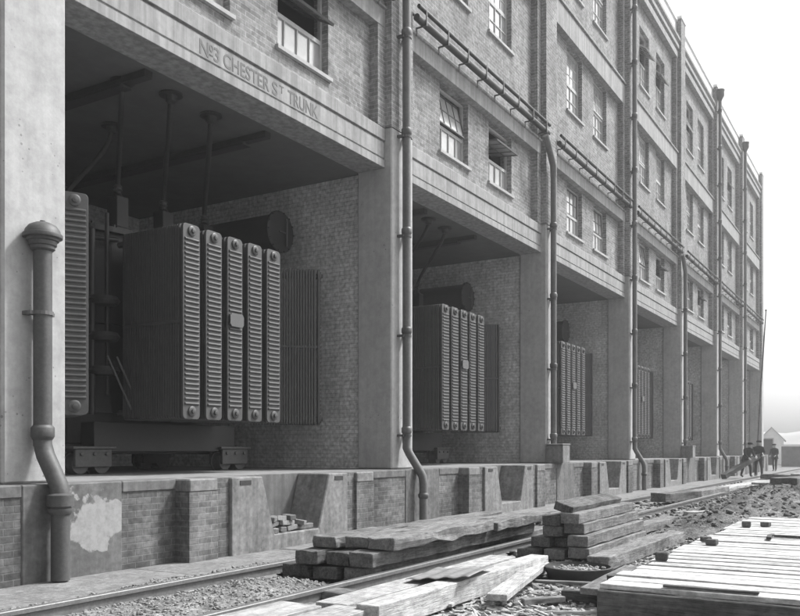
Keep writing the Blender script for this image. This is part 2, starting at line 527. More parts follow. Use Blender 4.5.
# shell: partitions, ceiling, floors, back, roof
for k in range(NBAY + 1):
    xr = XS0 + P * k
    b = NB(); box(b, xr - .67, xr - .10, CF + .752, BK, 1.034, 6.54)
    build('partition_wall', b, M['brick_in'], bld)
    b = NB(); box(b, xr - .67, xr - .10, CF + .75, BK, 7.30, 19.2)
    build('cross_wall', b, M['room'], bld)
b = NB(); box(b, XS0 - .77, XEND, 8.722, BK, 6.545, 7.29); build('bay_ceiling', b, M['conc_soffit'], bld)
b = NB(); box(b, XS0 - .77, XEND, 8.10, BK, .2, 1.03); build('bay_floor', b, M['floor'], bld)
b = NB(); box(b, XS0 - .77, XEND, BK + .002, BK + .4, .0, 19.2); build('rear_wall', b, M['brick_in'], bld)
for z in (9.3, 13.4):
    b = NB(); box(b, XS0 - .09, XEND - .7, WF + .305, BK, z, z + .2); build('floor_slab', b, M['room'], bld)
b = NB(); box(b, XS0 - .77, XEND, WF + .305, BK + .4, 18.7, 18.95); build('roof_slab', b, M['conc'], bld)

# plinth: plain lengths between the bays, forward blocks with a trapezoid recess in front of each bay
AF, BF = 7.72, 7.5
for k in range(NBAY + 1):
    xs = XS0 + P * k
    a, c = xs - 2.147, xs + 1.378
    if k == NBAY: c = XEND
    b = NB()
    p0, p1 = xs - .74, min(xs + .54, c)
    box(b, p0, p1, AF, 8.098, -.3, 1.03)
    if c > p1 + .05: box(b, p1 + .001, c, AF, 8.098, .90, 1.03)
    box(b, a, p0 - .001, AF, 8.098, .90, 1.03)
    build('plinth_length', b, M['plaster_splash'] if k == 0 else M['plaster'], bld, .012)
    for xa, xb in ((a, p0 - .001), (p1 + .001, c)):
        if xb - xa < .05: continue
        b = NB(); box(b, xa, xb, AF + .018, 8.097, -.3, .899)
        build('plinth_brickwork', b, M['brick_plinth'], bld)
for k in bays:
    xs = XS0 + P * k
    x0, x1, xm = xs + 1.38, xs + 5.54, xs + 3.52
    b = NB()
    prism(b, [(x0 + .75, -.3), (x0 + .75, 1.028), (xm - .77, 1.028), (xm - .51, .22), (xm + .51, .22), (xm + .77, 1.028), (x1 - .75, 1.028), (x1 - .75, -.3)], 1, BF, 8.096)
    # cap blocks on the brick piers and the slot lintels
    box(b, x0, x0 + .50, BF - .004, 8.096, .87, 1.029); box(b, x1 - .50, x1, BF - .004, 8.096, .87, 1.029)
    build('plinth_block', b, M['plaster_lt'], bld, .015)
    for sg, xe in ((1, x0), (-1, x1)):
        b = NB()
        def bx2(u0, u1, *r): box(b, min(xe + sg * u0, xe + sg * u1), max(xe + sg * u0, xe + sg * u1), *r)
        bx2(0, .499, BF, 8.095, -.3, .869)
        bx2(.499, .749, BF + .05, 8.095, -.3, 1.027)
        build('plinth_pier', b, M['brick_plinth'], bld)
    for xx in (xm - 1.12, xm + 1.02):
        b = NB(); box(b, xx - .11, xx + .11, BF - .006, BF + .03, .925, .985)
        build('slot_shade_plate', b, M['iron_dark'], bld)  # dark plate on the face, standing in for the shade inside an open slot
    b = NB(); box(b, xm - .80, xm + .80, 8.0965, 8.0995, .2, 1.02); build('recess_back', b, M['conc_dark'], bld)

# ------------------------------------------------------------------ pipes on the front
def collar_bm(x, y, z, r, h=.09):
    b = NB(); lathe(b, (x, y, z), [(r * 1.0, -h / 2 - .03), (r * 1.2, -h / 2), (r * 1.25, -h / 2 + .01), (r * 1.25, h / 2 - .01), (r * 1.18, h / 2), (r, h / 2 + .02)], 16)
    return b
def clip_bm(x, y, z, r, ywall):
    b = NB()
    lathe(b, (x, y, z), [(r, -.02), (r + .014, -.02), (r + .014, .02), (r, .02)], 16)
    box(b, x - r - .05, x - r + .02, y, ywall + .01, z - .02, z + .02)
    box(b, x + r - .02, x + r + .05, y, ywall + .01, z - .02, z + .02)
    return b

VX, VY, LY = 5.71, 7.86, 7.57
vp = empty('vent_pipe', (VX, LY, .03), 'short thick vent pipe with domed cowl on the nearest concrete column', 'pipe')
b = NB()
tube(b, [(VX, LY, .03), (VX, LY, .78)], .095, 20); build('lower_pipe', b, M['iron'], vp, smooth=True)
b = NB()
tube(b, [(VX, LY, .76), (VX, LY, .92), (VX, LY + .03, 1.03), (VX, VY - .05, 1.33), (VX, VY, 1.45), (VX, VY, 1.60), (VX, VY, 3.56)], .095, 20); build('upper_pipe', b, M['iron'], vp, smooth=True)
b = NB()
lathe(b, (VX, LY, .72), [(.095, 0), (.108, 0), (.125, .03), (.125, .06), (.108, .065), (.108, .08), (.135, .085), (.135, .20), (.118, .21), (.096, .22)], 20); build('socket', b, M['iron'], vp, smooth=True)
build('socket', collar_bm(VX, VY, 1.58, .097, .11), M['iron'], vp, smooth=True)
build('clip', clip_bm(VX, VY, 2.84, .097, CF), M['pipe'], vp)
b = NB()
lathe(b, (VX, VY, 3.50), [(.10, 0), (.125, .02), (.125, .05), (.142, .06), (.145, .10), (.165, .11), (.165, .135), (.20, .14), (.205, .165), (.20, .18), (.185, .185), (.175, .225), (.14, .27), (.08, .30), (.03, .308), (.028, .325), (.0, .328)], 24)
build('cowl', b, M['iron'], vp, smooth=True)

def downpipe(k, off, ztop, swan, hopper, label, r=.078):
    x = XS0 + P * k + off
    y = CF - r - .055
    root = empty('downpipe', (x, 7.6, .05), label, 'drainpipe', 'rainwater pipes on the columns')
    b = NB()
    if swan:
        xl = x + .10
        tube(b, [(xl, LY, -.06), (xl, LY, .78), (xl, LY + .02, .90), (xl - .01, LY + .07, 1.0), (x + .01, y - .05, 1.32), (x, y, 1.42), (x, y, 1.6), (x, y, ztop)], r, 14)
    else:
        tube(b, [(x, y, 1.04), (x, y, ztop)], r, 14)
    build('pipe', b, M['pipe'], root, smooth=True)
    z = 1.75
    i = 0
    while z < ztop - .4:
        build('collar', collar_bm(x, y, z, r), M['iron'] if i % 2 else M['pipe'], root, smooth=True)
        build('clip', clip_bm(x, y, z - .1, r, CF), M['iron'], root)
        z += 1.83; i += 1
    if swan:
        build('collar', collar_bm(x + .10, LY, .55, r, .06), M['iron'], root, smooth=True)
    if hopper:
        b = NB()
        lathe(b, (x, y, ztop), [(r, -.05), (r * 1.3, .02), (.2, .2), (.2, .42), (.22, .44), (.22, .5), (.17, .5), (.17, .3)], 12)
        build('hopper', b, M['iron'], root, smooth=True)
    return root
downpipe(1, -.46, 18.9, True, False, 'full height pale drainpipe between the first and second transformer bays')
d2 = downpipe(2, -.60, 8.55, False, False, 'shorter drainpipe with a stub elbow, ending in a block, between second and third bays')
downpipe(3, -.60, 18.9, True, False, 'full height drainpipe between the third and fourth transformer bays')
d4 = downpipe(4, -.60, 8.55, False, False, 'shorter drainpipe ending in a block, between the fourth and fifth bays')
downpipe(5, -.60, 18.7, True, True, 'nearer of the two far drainpipes topped by a hopper against the sky')
downpipe(6, -.60, 18.5, False, True, 'farther of the two far drainpipes topped by a hopper against the sky')
for k, root in ((2, d2), (4, d4)):
    x = XS0 + P * k - .6; y = CF - .133
    b = NB(); tube(b, [(x, y, 8.5), (x, y, 8.62), (x - .08, y - .02, 8.78), (x - .5, y - .03, 9.25), (x - .62, y - .02, 9.38)], .085, 14)
    build('elbow', b, M['pipe'], root, smooth=True)
for k, lab in ((2, 'squat concrete block at the foot of the short pipe left of the third bay'), (4, 'squat concrete block at the foot of the farther short pipe')):
    x = XS0 + P * k - .6
    b = NB(); box(b, x - .26, x + .26, 7.515, 7.99, 1.036, 1.50); box(b, x - .30, x + .30, 7.505, 7.992, 1.502, 1.54)
    tag(build('foot_block', b, M['plaster_lt'], None, .015), lab, 'block')

# pipe rack above the first floor windows
names = ['first bay', 'second bay', 'third bay', 'fourth bay', 'fifth bay', 'sixth bay', 'seventh bay']
for k in bays:
    x0 = XS0 + P * k - .05; x1 = x0 + 6.92
    root = empty('pipe_rack', ((x0 + x1) / 2, LF, 9.46), 'rack of long dark pipes on brackets over the %s' % names[k], 'pipe rack', 'pipe racks on the string course')
    for (yy, zz, r) in ((7.95, 9.60, .07), (7.90, 9.80, .04), (8.05, 9.70, .03)):
        b = NB(); tube(b, [(x0 + .1, yy, zz), ((x0 + x1) / 2, yy, zz - .012), (x1 + .05, yy, zz)], r, 10)
        build('pipe', b, M['iron_dark'], root, smooth=True)
    n = 8
    for i in range(n):
        xx = x0 + .35 + (6.92 - .6) * i / (n - 1)
        b = NB()
        prism(b, [(7.86, 9.82), (7.86, 9.515), (8.085, 9.515), (8.085, 9.38), (8.10, 9.38), (8.10, 9.535), (7.88, 9.535), (7.88, 9.82)], 0, xx - .018, xx + .018)
        build('bracket', b, M['iron'], root)

# ------------------------------------------------------------------ transformers
def make_transformer():
    X0 = XS0
    root = empty('transformer', (X0 + 3.62, 11.3, 1.03), 'x', 'transformer', 'transformers in the bays')
    cx, cy = X0 + 3.62, 11.3
    # oval tank
    b = NB()
    def oval(hx, hy, n=28):
        return [(cx + hx * math.copysign(abs(math.cos(2 * math.pi * i / n)) ** .62, math.cos(2 * math.pi * i / n)),
                 cy + hy * math.copysign(abs(math.sin(2 * math.pi * i / n)) ** .62, math.sin(2 * math.pi * i / n))) for i in range(n)]
    prism(b, oval(1.62, .95), 2, 1.48, 4.70)
    build('tank', b, M['tank'], root, .01)
    b = NB()
    prism(b, oval(1.72, 1.05), 2, 4.70, 4.78)
    prism(b, oval(1.70, 1.03), 2, 1.95, 2.02); prism(b, oval(1.70, 1.03), 2, 3.3, 3.37)
    for i in range(22):
        p = oval(1.69, 1.02, 22)[i]
        lathe(b, (p[0], p[1], 4.78), [(.02, 0), (.02, .04)], 6)
    build('lid_flange', b, M['tank'], root)
    # base and bogies
    b = NB()
    for yy in (cy - .75, cy + .75): box(b, cx - 1.9, cx + 1.9, yy - .09, yy + .09, 1.32, 1.475)
    for xx in (cx - 1.3, cx + 1.3): box(b, xx - .1, xx + .1, cy - .659, cy + .659, 1.31, 1.474)
    box(b, cx - 1.5, cx + 1.5, cy - 1.15, cy - .85, 1.36, 1.80)
    build('base_frame', b, M['tank'], root, .008)
    for xx in (cx - 1.55, cx + 1.45):
        for yy in (cy - 1.05, cy + .9):
            b = NB()
            box(b, xx - .32, xx + .32, yy - .16, yy - .11, 1.14, 1.40); box(b, xx - .32, xx + .32, yy + .11, yy + .16, 1.14, 1.40)
            box(b, xx - .38, xx + .38, yy - .19, yy + .19, 1.402, 1.44)
            for q in (-.22, 0, .22):
                lathe(b, (xx + q, yy - .16, 1.33), [(.03, 0), (.03, -.03)], 8, 'y')
            bo = build('bogie', b, M['iron'], root, .006)
            for q in (-.19, .19):
                b = NB()
                lathe(b, (xx + q, yy, 1.19), [(.03, -.1), (.15, -.1), (.15, .06), (.175, .065), (.175, .1), (.03, .1)], 18, 'y')
                build('wheel', b, M['iron'], bo, smooth=True)
    # radiators: rows of thin elements, the outermost with its ribbed face
    def radiator(px, py, ang, plate):
        """outer end centre px,py; ang: direction of the outward normal, measured from -Y towards +X"""
        L, W, z0, z1 = 1.23, .335, 1.83, 4.62
        rt = Matrix.Translation((px, py, 0)) @ Matrix.Rotation(ang, 4, 'Z')
        def fin(bm): bmesh.ops.transform(bm, matrix=rt, verts=bm.verts); return bm
        # end element: rounded outline, ribs
        b = NB()
        def outline(w, za, zb, r, n=5):
            pts = []
            for (ux, uz, a0) in ((w / 2 - r, zb - r, 0), (-w / 2 + r, zb - r, 90), (-w / 2 + r, za + r, 180), (w / 2 - r, za + r, 270)):
                for i in range(n):
                    a = R(a0 + 90 * i / (n - 1)); pts.append((ux + r * math.cos(a), uz + r * math.sin(a)))
            return pts
        prism(b, outline(W, z0, z1, .06), 1, .0, .045)
        nr = 35
        for i in range(nr):
            z = z0 + .22 + (z1 - z0 - .44) * i / (nr - 1)
            prism(b, [(.0, z - .026), (-.022, z - .008), (-.022, z + .009), (.0, z + .023)], 0, -W / 2 + .03, W / 2 - .03)
        end = build('radiator', fin(b), M['rad'], root, .004)
        b = NB()
        n = 24
        for i in range(n):
            y = .075 + (L - .1) * i / (n - 1)
            prism(b, outline(W, z0, z1, .05, 3), 1, y, y + .036)
        build('element', fin(b), M['rad'], end)
        for z in (z0 + .11, z1 - .11):
            b = NB(); tube(b, [(0, .02, z), (0, L + .28, z)], .05, 12)
            build('header', fin(b), M['rad'], end, smooth=True)
        for z in (z0 + .11, z1 - .10):
            b = NB()
            lathe(b, (0, 0, z), [(.075, .01), (.075, -.02), (.06, -.03), (.035, -.03), (.035, -.055), (.015, -.06)], 16, 'y')
            build('end_cap', fin(b), M['rad'], end, smooth=True)
        for sx in (-1, 1):
            b = NB(); u = sorted((sx * (W / 2 + .002), sx * (W / 2 + .012))); box(b, u[0], u[1], .05, L, 3.20, 3.24)
            build('stay_bar', fin(b), M['rad'], end)
        if plate:
            b = NB(); prism(b, [(-.12, 3.26), (-.15, 3.30), (-.15, 3.42), (-.12, 3.46), (.12, 3.46), (.15, 3.42), (.15, 3.30), (.12, 3.26)], 1, -.045, -.03)
            tag(build('plate', fin(b), M['plate'], end), 'small pale plate on the middle radiator')
    for i in range(5):
        radiator(X0 + 2.52 + .17 + .457 * i, 8.77, 0, i == 2)
    radiator(X0 + .83, 8.93, R(-29), False)
    radiator(X0 + 6.16, 9.06, R(40), False)
    # conservator drum across the far end
    b = NB()
    dx, dz = X0 + 6.10, 5.42
    lathe(b, (dx, 0, dz), [(.30, 9.93), (.34, 9.95), (.34, 12.6), (.28, 12.66)], 26, 'y')
    dr = build('conservator', b, M['tank'], root, smooth=True)
    b = NB()
    lathe(b, (dx, 0, dz), [(.37, 9.90), (.385, 9.91), (.385, 9.95), (.34, 9.955)], 26, 'y')
    for i in range(14):
        a = 2 * math.pi * i / 14
        lathe(b, (dx + .36 * math.cos(a), 9.90, dz + .36 * math.sin(a)), [(.015, 0), (.015, -.02)], 6, 'y')
    build('end_flange', b, M['tank'], dr)
    b = NB()
    tube(b, [(dx + .12, 9.86, dz - .25), (dx + .12, 9.86, dz + .25)], .018, 8); box(b, dx - .08, dx + .12, 9.86, 9.88, dz - .02, dz + .0)
    build('gauge', b, M['rad'], dr)
    b = NB()
    for yy in (10.6, 12.0):
        prism(b, [(cx + 1.2, 4.78), (cx + 1.45, 4.78), (dx + .1, dz - .30), (dx - .25, dz - .30)], 1, yy - .04, yy + .04)
    build('drum_bracket', b, M['tank'], root)
    # turrets and bushings on the lid
    for (bx, by, s) in ((9.3, 10.9, 1.0), (10.27, 10.9, .9), (11.25, 10.9, .8)):
        bx = bx - 6.11 + X0
        b = NB()
        box(b, bx - .12, bx + .12, by - .12, by + .12, 4.96, 5.36 + .1 * s); box(b, bx - .16, bx + .16, by - .16, by + .16, 4.785, 4.955)
        lathe(b, (bx, by, 5.36 + .1 * s), [(.10, 0), (.06, .06), (.06, .10)], 12)
        t = build('cable_box', b, M['tank'], root, .01)
        b = NB()
        lathe(b, (bx, by, 5.46 + .1 * s), [(.05, 0), (.075, .02), (.05, .05), (.07, .075), (.045, .1), (.03, .14)], 14)
        build('insulator', b, M['plate'], t, smooth=True)
    # near end: valves, vertical pipes, stay rods
    vx, vy = X0 + 2.30, 10.15
    b = NB()
    tube(b, [(vx - .22, vy, 1.9), (vx - .22, vy, 4.6), (vx - .1, vy + .3, 4.78)], .045, 12)
    tube(b, [(vx + .05, vy, 2.2), (vx + .05, vy, 4.9)], .03, 10)
    tube(b, [(X0 + 1.25, 9.95, 4.50), (vx - .1, vy + .1, 4.52), (vx + .4, vy + .2, 4.60)], .04, 10)
    build('oil_pipe', b, M['tank'], root, smooth=True)
    for z in (2.55, 3.05, 3.58):
        b = NB()
        lathe(b, (vx - .05, vy - .04, z), [(.05, -.07), (.20, -.06), (.24, 0), (.20, .06), (.05, .07)], 18)
        build('valve', b, M['tank'], root, smooth=True)
    b = NB()
    for q in (0, .17):
        tube(b, [(vx - .15 + q, vy - .25, 2.75), (vx + .20 + q, vy - .35, 1.98)], .014, 8)
    build('stay_rod', b, M['plate'], root)
    return root

TL = ['nearest ribbed transformer, whole in the first bay under the lettering', 'second transformer, in the bay right of the full height pipe',
      'third transformer, in the bay with a block at its left foot', 'fourth transformer, a narrow slice of ribbed radiators behind the fourth column',
      'fifth transformer, only a sliver of radiator showing', 'sixth transformer, hidden deep in its far bay', 'seventh transformer in the last bay, hidden by the column']
tr = make_transformer()
tr['label'] = TL[0]
off = [0, .09, -.08, .15, .1, .1, .1]
for k in range(1, 5):
    t = copy_tree(tr); t.location.x += P * k + off[k]; t['label'] = TL[k]

# cables and ceiling bars, first bays
def cables(k):
    dx = P * k
    ends = (((8.08, 9.38), (9.3, 10.9), 5.66), ((8.74, 9.12), (10.27, 10.9), 5.64), ((9.6, 9.16), (11.25, 10.9), 5.62), ((9.1, 10.8), (8.6, 11.6), 5.0))
    lab = ['cable dropping from the dark ceiling bar to the leftmost cable box', 'middle cable hanging from a round ceiling flange', 'right hand cable hanging from a round ceiling flange', 'faint short cable at the back of the bay ceiling']
    for (a, c, z), l in zip(ends, lab):
        root = empty('hanging_cable', (a[0] + dx, a[1], 6.54), l + ' in the %s bay' % ('first', 'second', 'third')[k], 'cable', 'cables over the transformers')
        pts = []
        for i in range(15):
            t = i / 14
            s = t * t * (3 - 2 * t)
            pts.append((a[0] + dx + (c[0] - a[0]) * s + (off[k] if k else 0) * t, a[1] + (c[1] - a[1]) * s, 6.5 + (z - 6.5) * t))
        b = NB(); tube(b, pts, .042, 10); build('sleeve', b, M['iron_dark'], root, smooth=True)
        b = NB(); lathe(b, (a[0] + dx, a[1], 6.54), [(.17, 0), (.17, -.025), (.09, -.03), (.075, -.11), (.05, -.13)], 20); build('flange', b, M['iron_dark'], root, smooth=True)
    for j, (xa, ya, yb) in enumerate(((8.03, 8.80, 11.6), (10.58, 8.85, 14.0))):
        b = NB(); box(b, xa + dx - .07, xa + dx + .07, ya, yb, 6.44, 6.541); box(b, xa + dx - .10, xa + dx + .10, ya + .45, yb - .3, 6.40, 6.437)
        tag(build('ceiling_bar', b, M['iron_dark'], None, .005), ('nearer' if j == 0 else 'deeper') + ' dark flat bar fixed to the ceiling of the %s bay' % ('first', 'second', 'third')[k], 'bar', 'bars on the bay ceilings')
for k in range(2): cables(k)

# ------------------------------------------------------------------ ground, path
def gh(x, y):
    n = noise.noise(Vector((x * .9, y * .9, 0))) * .03 + noise.noise(Vector((x * 3.1, y * 3.1, 5))) * .016
    if x < 40: n += noise.noise(Vector((x * 9, y * 9, 9))) * .009
    z = -.03 + n
    def g(cx, cy, sx, sy, h): return h * math.exp(-((x - cx) / sx) ** 2 - ((y - cy) / sy) ** 2)
    m = g(24, 2.7, 6.5, 1.15, .42) + g(16.2, 3.0, 1.5, .6, .22) + g(30.5, 3.2, 4.0, 1.1, .22) + g(6.2, 5.3, .8, .4, .05)
    rough = 1 + 1.2 * noise.noise(Vector((x * 1.7, y * 1.7, 3)))
    z += m * max(.3, .75 + .25 * rough) + m * noise.noise(Vector((x * 5, y * 5, 1))) * .3
    def sm(a, c, v):
        t = min(1, max(0, (v - a) / (c - a))); return t * t * (3 - 2 * t)
    z += .085 * sm(4.68, 4.95, y) * sm(5.97, 5.80, y) * sm(7.3, 6.6, x) + .075 * sm(6.08, 6.16, y) * sm(60, 20, x)
    if y > 6.62: z = min(z, .0)
    if y > 6.8: z = min(z, -.06)
    if y > 7.2: z = -.12
    return z
xs = list(np.arange(-6, 3, .4)) + list(np.arange(3, 15, .06)) + list(np.arange(15, 36, .13)) + list(np.arange(36, 70, .6)) + list(70 * 1.22 ** np.arange(0, 20))
xs = [-2500, -800, -250, -80, -25, -12] + xs
ys = [-2500, -800, -300, -120, -60, -30, -16, -10, -6] + list(np.arange(-4, 0.4, .3)) + list(np.arange(.4, 6.9, .07)) + [7.1, 7.4, 8, 12, 20, 40, 100, 300, 900, 2500]
verts = [(x, y, gh(x, y) if abs(x) < 90 and abs(y) < 40 else -.06) for y in ys for x in xs]
nx = len(xs)
faces = [(j * nx + i, j * nx + i + 1, (j + 1) * nx + i + 1, (j + 1) * nx + i) for j in range(len(ys) - 1) for i in range(nx - 1)]
me = bpy.data.meshes.new('ground'); me.from_pydata(verts, [], faces); me.materials.append(M['ground'])
for p in me.polygons: p.use_smooth = True
go = bpy.data.objects.new('ground', me); COL.objects.link(go); tag(go, 'gravelly trampled yard of dirt and stones', 'ground', kind='structure')

b = NB()
xx = 2.0
prev = None
while xx < 60:
    w = 2.4
    box(b, xx, xx + w - .012, 6.66, 7.719, -.10, .012 + random.uniform(-.006, .006))
    xx += w
pa = build('path', b, M['path'], None, .02)
tag(pa, 'worn concrete path along the foot of the plinth', 'path', kind='structure')

# gravel, chips: uncountable
def scatter(name, n, region, smin, smax, flat, mat, label, seed, dens=None):
    rng = np.random.default_rng(seed)
    ico = NB(); bmesh.ops.create_icosphere(ico, subdivisions=1, radius=1)
    bv = np.array([v.co[:] for v in ico.verts]); bf = np.array([[v.index for v in f.verts] for f in ico.faces]); ico.free()
    V, Fc = [], []
    c = 0
    i = 0
    while i < n:
        x, y = region(rng)
        s = smin + (smax - smin) * rng.random() ** 3
        i += 1
        jit = bv * (1 + rng.uniform(-.35, .35, (len(bv), 1)))
        sc = np.array([1, rng.uniform(.5, 1), flat * rng.uniform(.6, 1.2)]) * s
        e = Euler((rng.uniform(-.5, .5), rng.uniform(-.5, .5), rng.uniform(0, 6.28))).to_matrix()
        q = (jit * sc) @ np.array(e).T + np.array([x, y, gh(x, y) + s * flat * .35])
        V.append(q); Fc.append(bf + c); c += len(bv)
    V = np.concatenate(V); Fc = np.concatenate(Fc)
    me = bpy.data.meshes.new(name); me.from_pydata(V.tolist(), [], Fc.tolist()); me.materials.append(mat)
    o = bpy.data.objects.new(name, me); COL.objects.link(o)
    return tag(o, label, 'gravel', kind='stuff')
def reg_near(r):
    while True:
        x = 3.5 + 10 * r.random() ** 1.3; y = 1.9 + 2.6 * r.random()
        if y < 2.35 and x > 6.8: continue
        if r.random() < .35 + .65 * (.5 + .5 * noise.noise(Vector((x * .8, y * .8, 2)))): return x, y
def reg_rails(r):
    x = 3.5 + 4.2 * r.random(); return x, 4.72 + 1.85 * r.random()
def reg_far(r):
    return 10 + 22 * r.random(), 1.6 + 4.6 * r.random()
def reg_rings(r):
    while True:
        x, y = r.uniform(-.3, .3), r.uniform(-.3, .3)
        if x * x + y * y < .085: return 8.85 + x, 3.05 + y
scatter('gravel', 6500, reg_near, .008, .05, .6, M['stone'], 'loose grey stones strewn before the planks', 1)
scatter('rubble', 420, reg_near, .03, .085, .5, M['stone_dk'], 'larger broken stones and clods strewn before the planks', 9)
scatter('ballast', 5200, reg_rails, .005, .028, .65, M['stone_mid'], 'fine pale ballast between the two near rails', 2)
scatter('rubble', 3600, reg_far, .015, .08, .6, M['soil'], 'dark clods and stones on the dug earth', 3)
scatter('rubble', 900, reg_far, .01, .05, .5, M['stone'], 'pale stones sprinkled over the dug earth', 4)
def chips():
    rng = random.Random(5)
    b = NB()
    for i in range(1500):
        x = 4 + 8 * rng.random() ** 1.2; y = 2.2 + 2.2 * rng.random()
        L = rng.uniform(.04, .22) * (1.8 if rng.random() < .08 else 1); w = rng.uniform(.012, .04); h = rng.uniform(.004, .014)
        vs = box(b, -L / 2, L / 2, -w / 2, w / 2, 0, h)
        m = Matrix.Translation((x, y, gh(x, y) + .012)) @ Euler((rng.uniform(-.2, .2), rng.uniform(-.25, .25), rng.uniform(0, 6.3))).to_matrix().to_4x4()
        bmesh.ops.transform(b, matrix=m, verts=vs)
    return b
tag(build('wood_chips', chips(), M['chip']), 'splinters and chips of wood littering the gravel', 'debris', kind='stuff')

# ------------------------------------------------------------------ track
trk = empty('railway_track', (20, 5.3, 0), 'pair of worn rails running beside the building', 'track')
RP = [(-.062, -.03), (-.062, -.02), (-.012, .0), (-.010, .075), (-.034, .085), (-.034, .118), (-.028, .124), (.028, .124), (.034, .118), (.034, .085), (.010, .075), (.012, .0), (.062, -.02), (.062, -.03)]
for yy in (4.60, 6.03):
    b = NB()
    x = 1.0
    while x < 62:
        L = 9.0
        n0 = len(b.faces)
        prism(b, [(yy + p[0], p[1] + .01) for p in RP], 0, x, x + L - .008)
        b.faces.ensure_lookup_table()
        for f in b.faces[n0:]:
            f.normal_update()
            cz = f.calc_center_median().z
            if cz > .126: f.material_index = 1
        x += L
    build('rail', b, [M['rail'], M['rail_top']], trk)
for i in range(60):
    xx = 2.1 + .76 * i
    b = NB(); box(b, xx - .12, xx + .12, 4.10, 6.52, -.15, -.024)
    build('sleeper', b, M['timber_old'], trk, .012)
for i in range(48):
    xx = 2.1 + .76 * i
    for yy in (4.60, 6.03):
        b = NB(); prism(b, [(yy + u, v) for u, v in ((-.17, -.03), (.17, -.03), (.17, .045), (.07, .045), (.07, -.023), (-.07, -.023), (-.07, .045), (-.17, .045))], 0, xx - .09, xx + .09)
        build('rail_chair', b, M['rail'], trk, .012)

# ------------------------------------------------------------------ timbers
def timber(name, L, W, H, mat, loc, rz=0.0, label='', group=None, ry=0.0, rx=0.0, rough=.014, bev=.008, seed=0, cat='timber'):
    """near end's bottom centre at loc; runs along local +x"""
    rng = random.Random(seed * 13 + int(L * 100))
    b = NB()
    n = max(2, int(L / .16))
    rings = []
    prof = [(-W / 2, 0), (0, 0), (W / 2, 0), (W / 2, H / 2), (W / 2, H), (W / 4, H), (-W / 4, H), (-W / 2, H), (-W / 2, H / 2)]
    sd = rng.random() * 100
    for i in range(n + 1):
        x = L * i / n
        ring = []
        for j, (y, z) in enumerate(prof):
            q = Vector((x * 2.5 + sd, y * 6, z * 6))
            d = noise.noise(q) * rough * 2
            e = noise.noise(q + Vector((3, 7, 1))) * rough * 1.6
            xe = x + (noise.noise(q * 2.0) * rough * 1.2 if i in (0, n) else 0)
            ring.append(b.verts.new((xe, y + d, z + e)))
        rings.append(ring)
    m = len(prof)
    for a, c in zip(rings, rings[1:]):
        for j in range(m): b.faces.new((a[j], c[j], c[(j + 1) % m], a[(j + 1) % m]))
    b.faces.new(rings[0]); b.faces.new(rings[-1][::-1])
    o = build(name, b, mat, None, bev, world=False, loc=loc, rot=(rx, ry, rz))
    return tag(o, label, cat, group)

G1 = 'old timbers stacked between the rails'
O = M['timber_old']; MD = M['timber_mid']
# bottom course
timber('old_timber', 2.6, .30, .06, O, (7.15, 5.55, -.02), R(1), 'flat slab at the very bottom back of the low stack between the rails', G1, seed=1)
timber('old_timber', 2.6, .34, .06, O, (7.25, 5.05, -.02), R(-1), 'flat slab at the very bottom front of the low stack between the rails', G1, seed=2)
timber('old_timber', 2.6, .33, .135, O, (7.08, 5.55, .043), R(.5), 'back sleeper of the second lowest course in the low stack', G1, seed=3)
timber('old_timber', 2.65, .30, .13, O, (7.12, 5.20, .043), R(-.5), 'middle sleeper of the second lowest course in the low stack', G1, seed=4)
timber('old_timber', 2.75, .27, .135, MD, (7.18, 4.86, .043), R(.5), 'front sleeper of the second lowest course, against the rail, in the low stack', G1, seed=5)
timber('old_timber', 4.3, .29, .14, O, (7.05, 5.38, .195), R(0), 'back long timber of the third course of the low stack', G1, seed=6)
timber('old_timber', 4.4, .27, .135, O, (7.16, 5.06, .195), R(.4), 'middle long timber of the third course of the low stack', G1, seed=7)
timber('old_timber', 4.35, .29, .15, O, (7.14, 4.75, .193), R(.3), 'front long timber of the third course of the low stack, blunt end lit', G1, seed=8)
timber('old_timber', 4.3, .31, .12, MD, (7.28, 5.32, .348), R(0), 'top left timber of the low stack between the rails', G1, seed=9, rough=.018)
timber('old_timber', 2.0, .27, .12, MD, (9.98, 4.66, .340), R(1.2), 'pale short log carrying on the line of the top right timber of the low stack', G1, seed=14, rough=.022)
timber('old_timber', 1.9, .26, .11, MD, (10.05, 5.02, .345), R(-2), 'short split slab at the far end of the top course of the low stack', G1, seed=15, rough=.02)
timber('old_timber', 2.6, .29, .125, MD, (7.40, 4.99, .348), R(-.3), 'top middle timber of the low stack between the rails', G1, seed=10, rough=.020)
timber('old_timber', 2.55, .31, .13, MD, (7.36, 4.66, .352), R(.8), 'top right rough backed timber of the low stack, beside the rail', G1, seed=11, rough=.024)
timber('old_timber', 2.6, .30, .14, MD, (10.02, 4.92, .03), R(.5), 'separate sleeper lying beyond the low stack, its dark square end showing', G1, seed=12)
timber('old_timber', 2.6, .30, .14, O, (10.1, 5.35, .03), R(-.5), 'sleeper lying behind the separate one beyond the low stack', G1, seed=13)

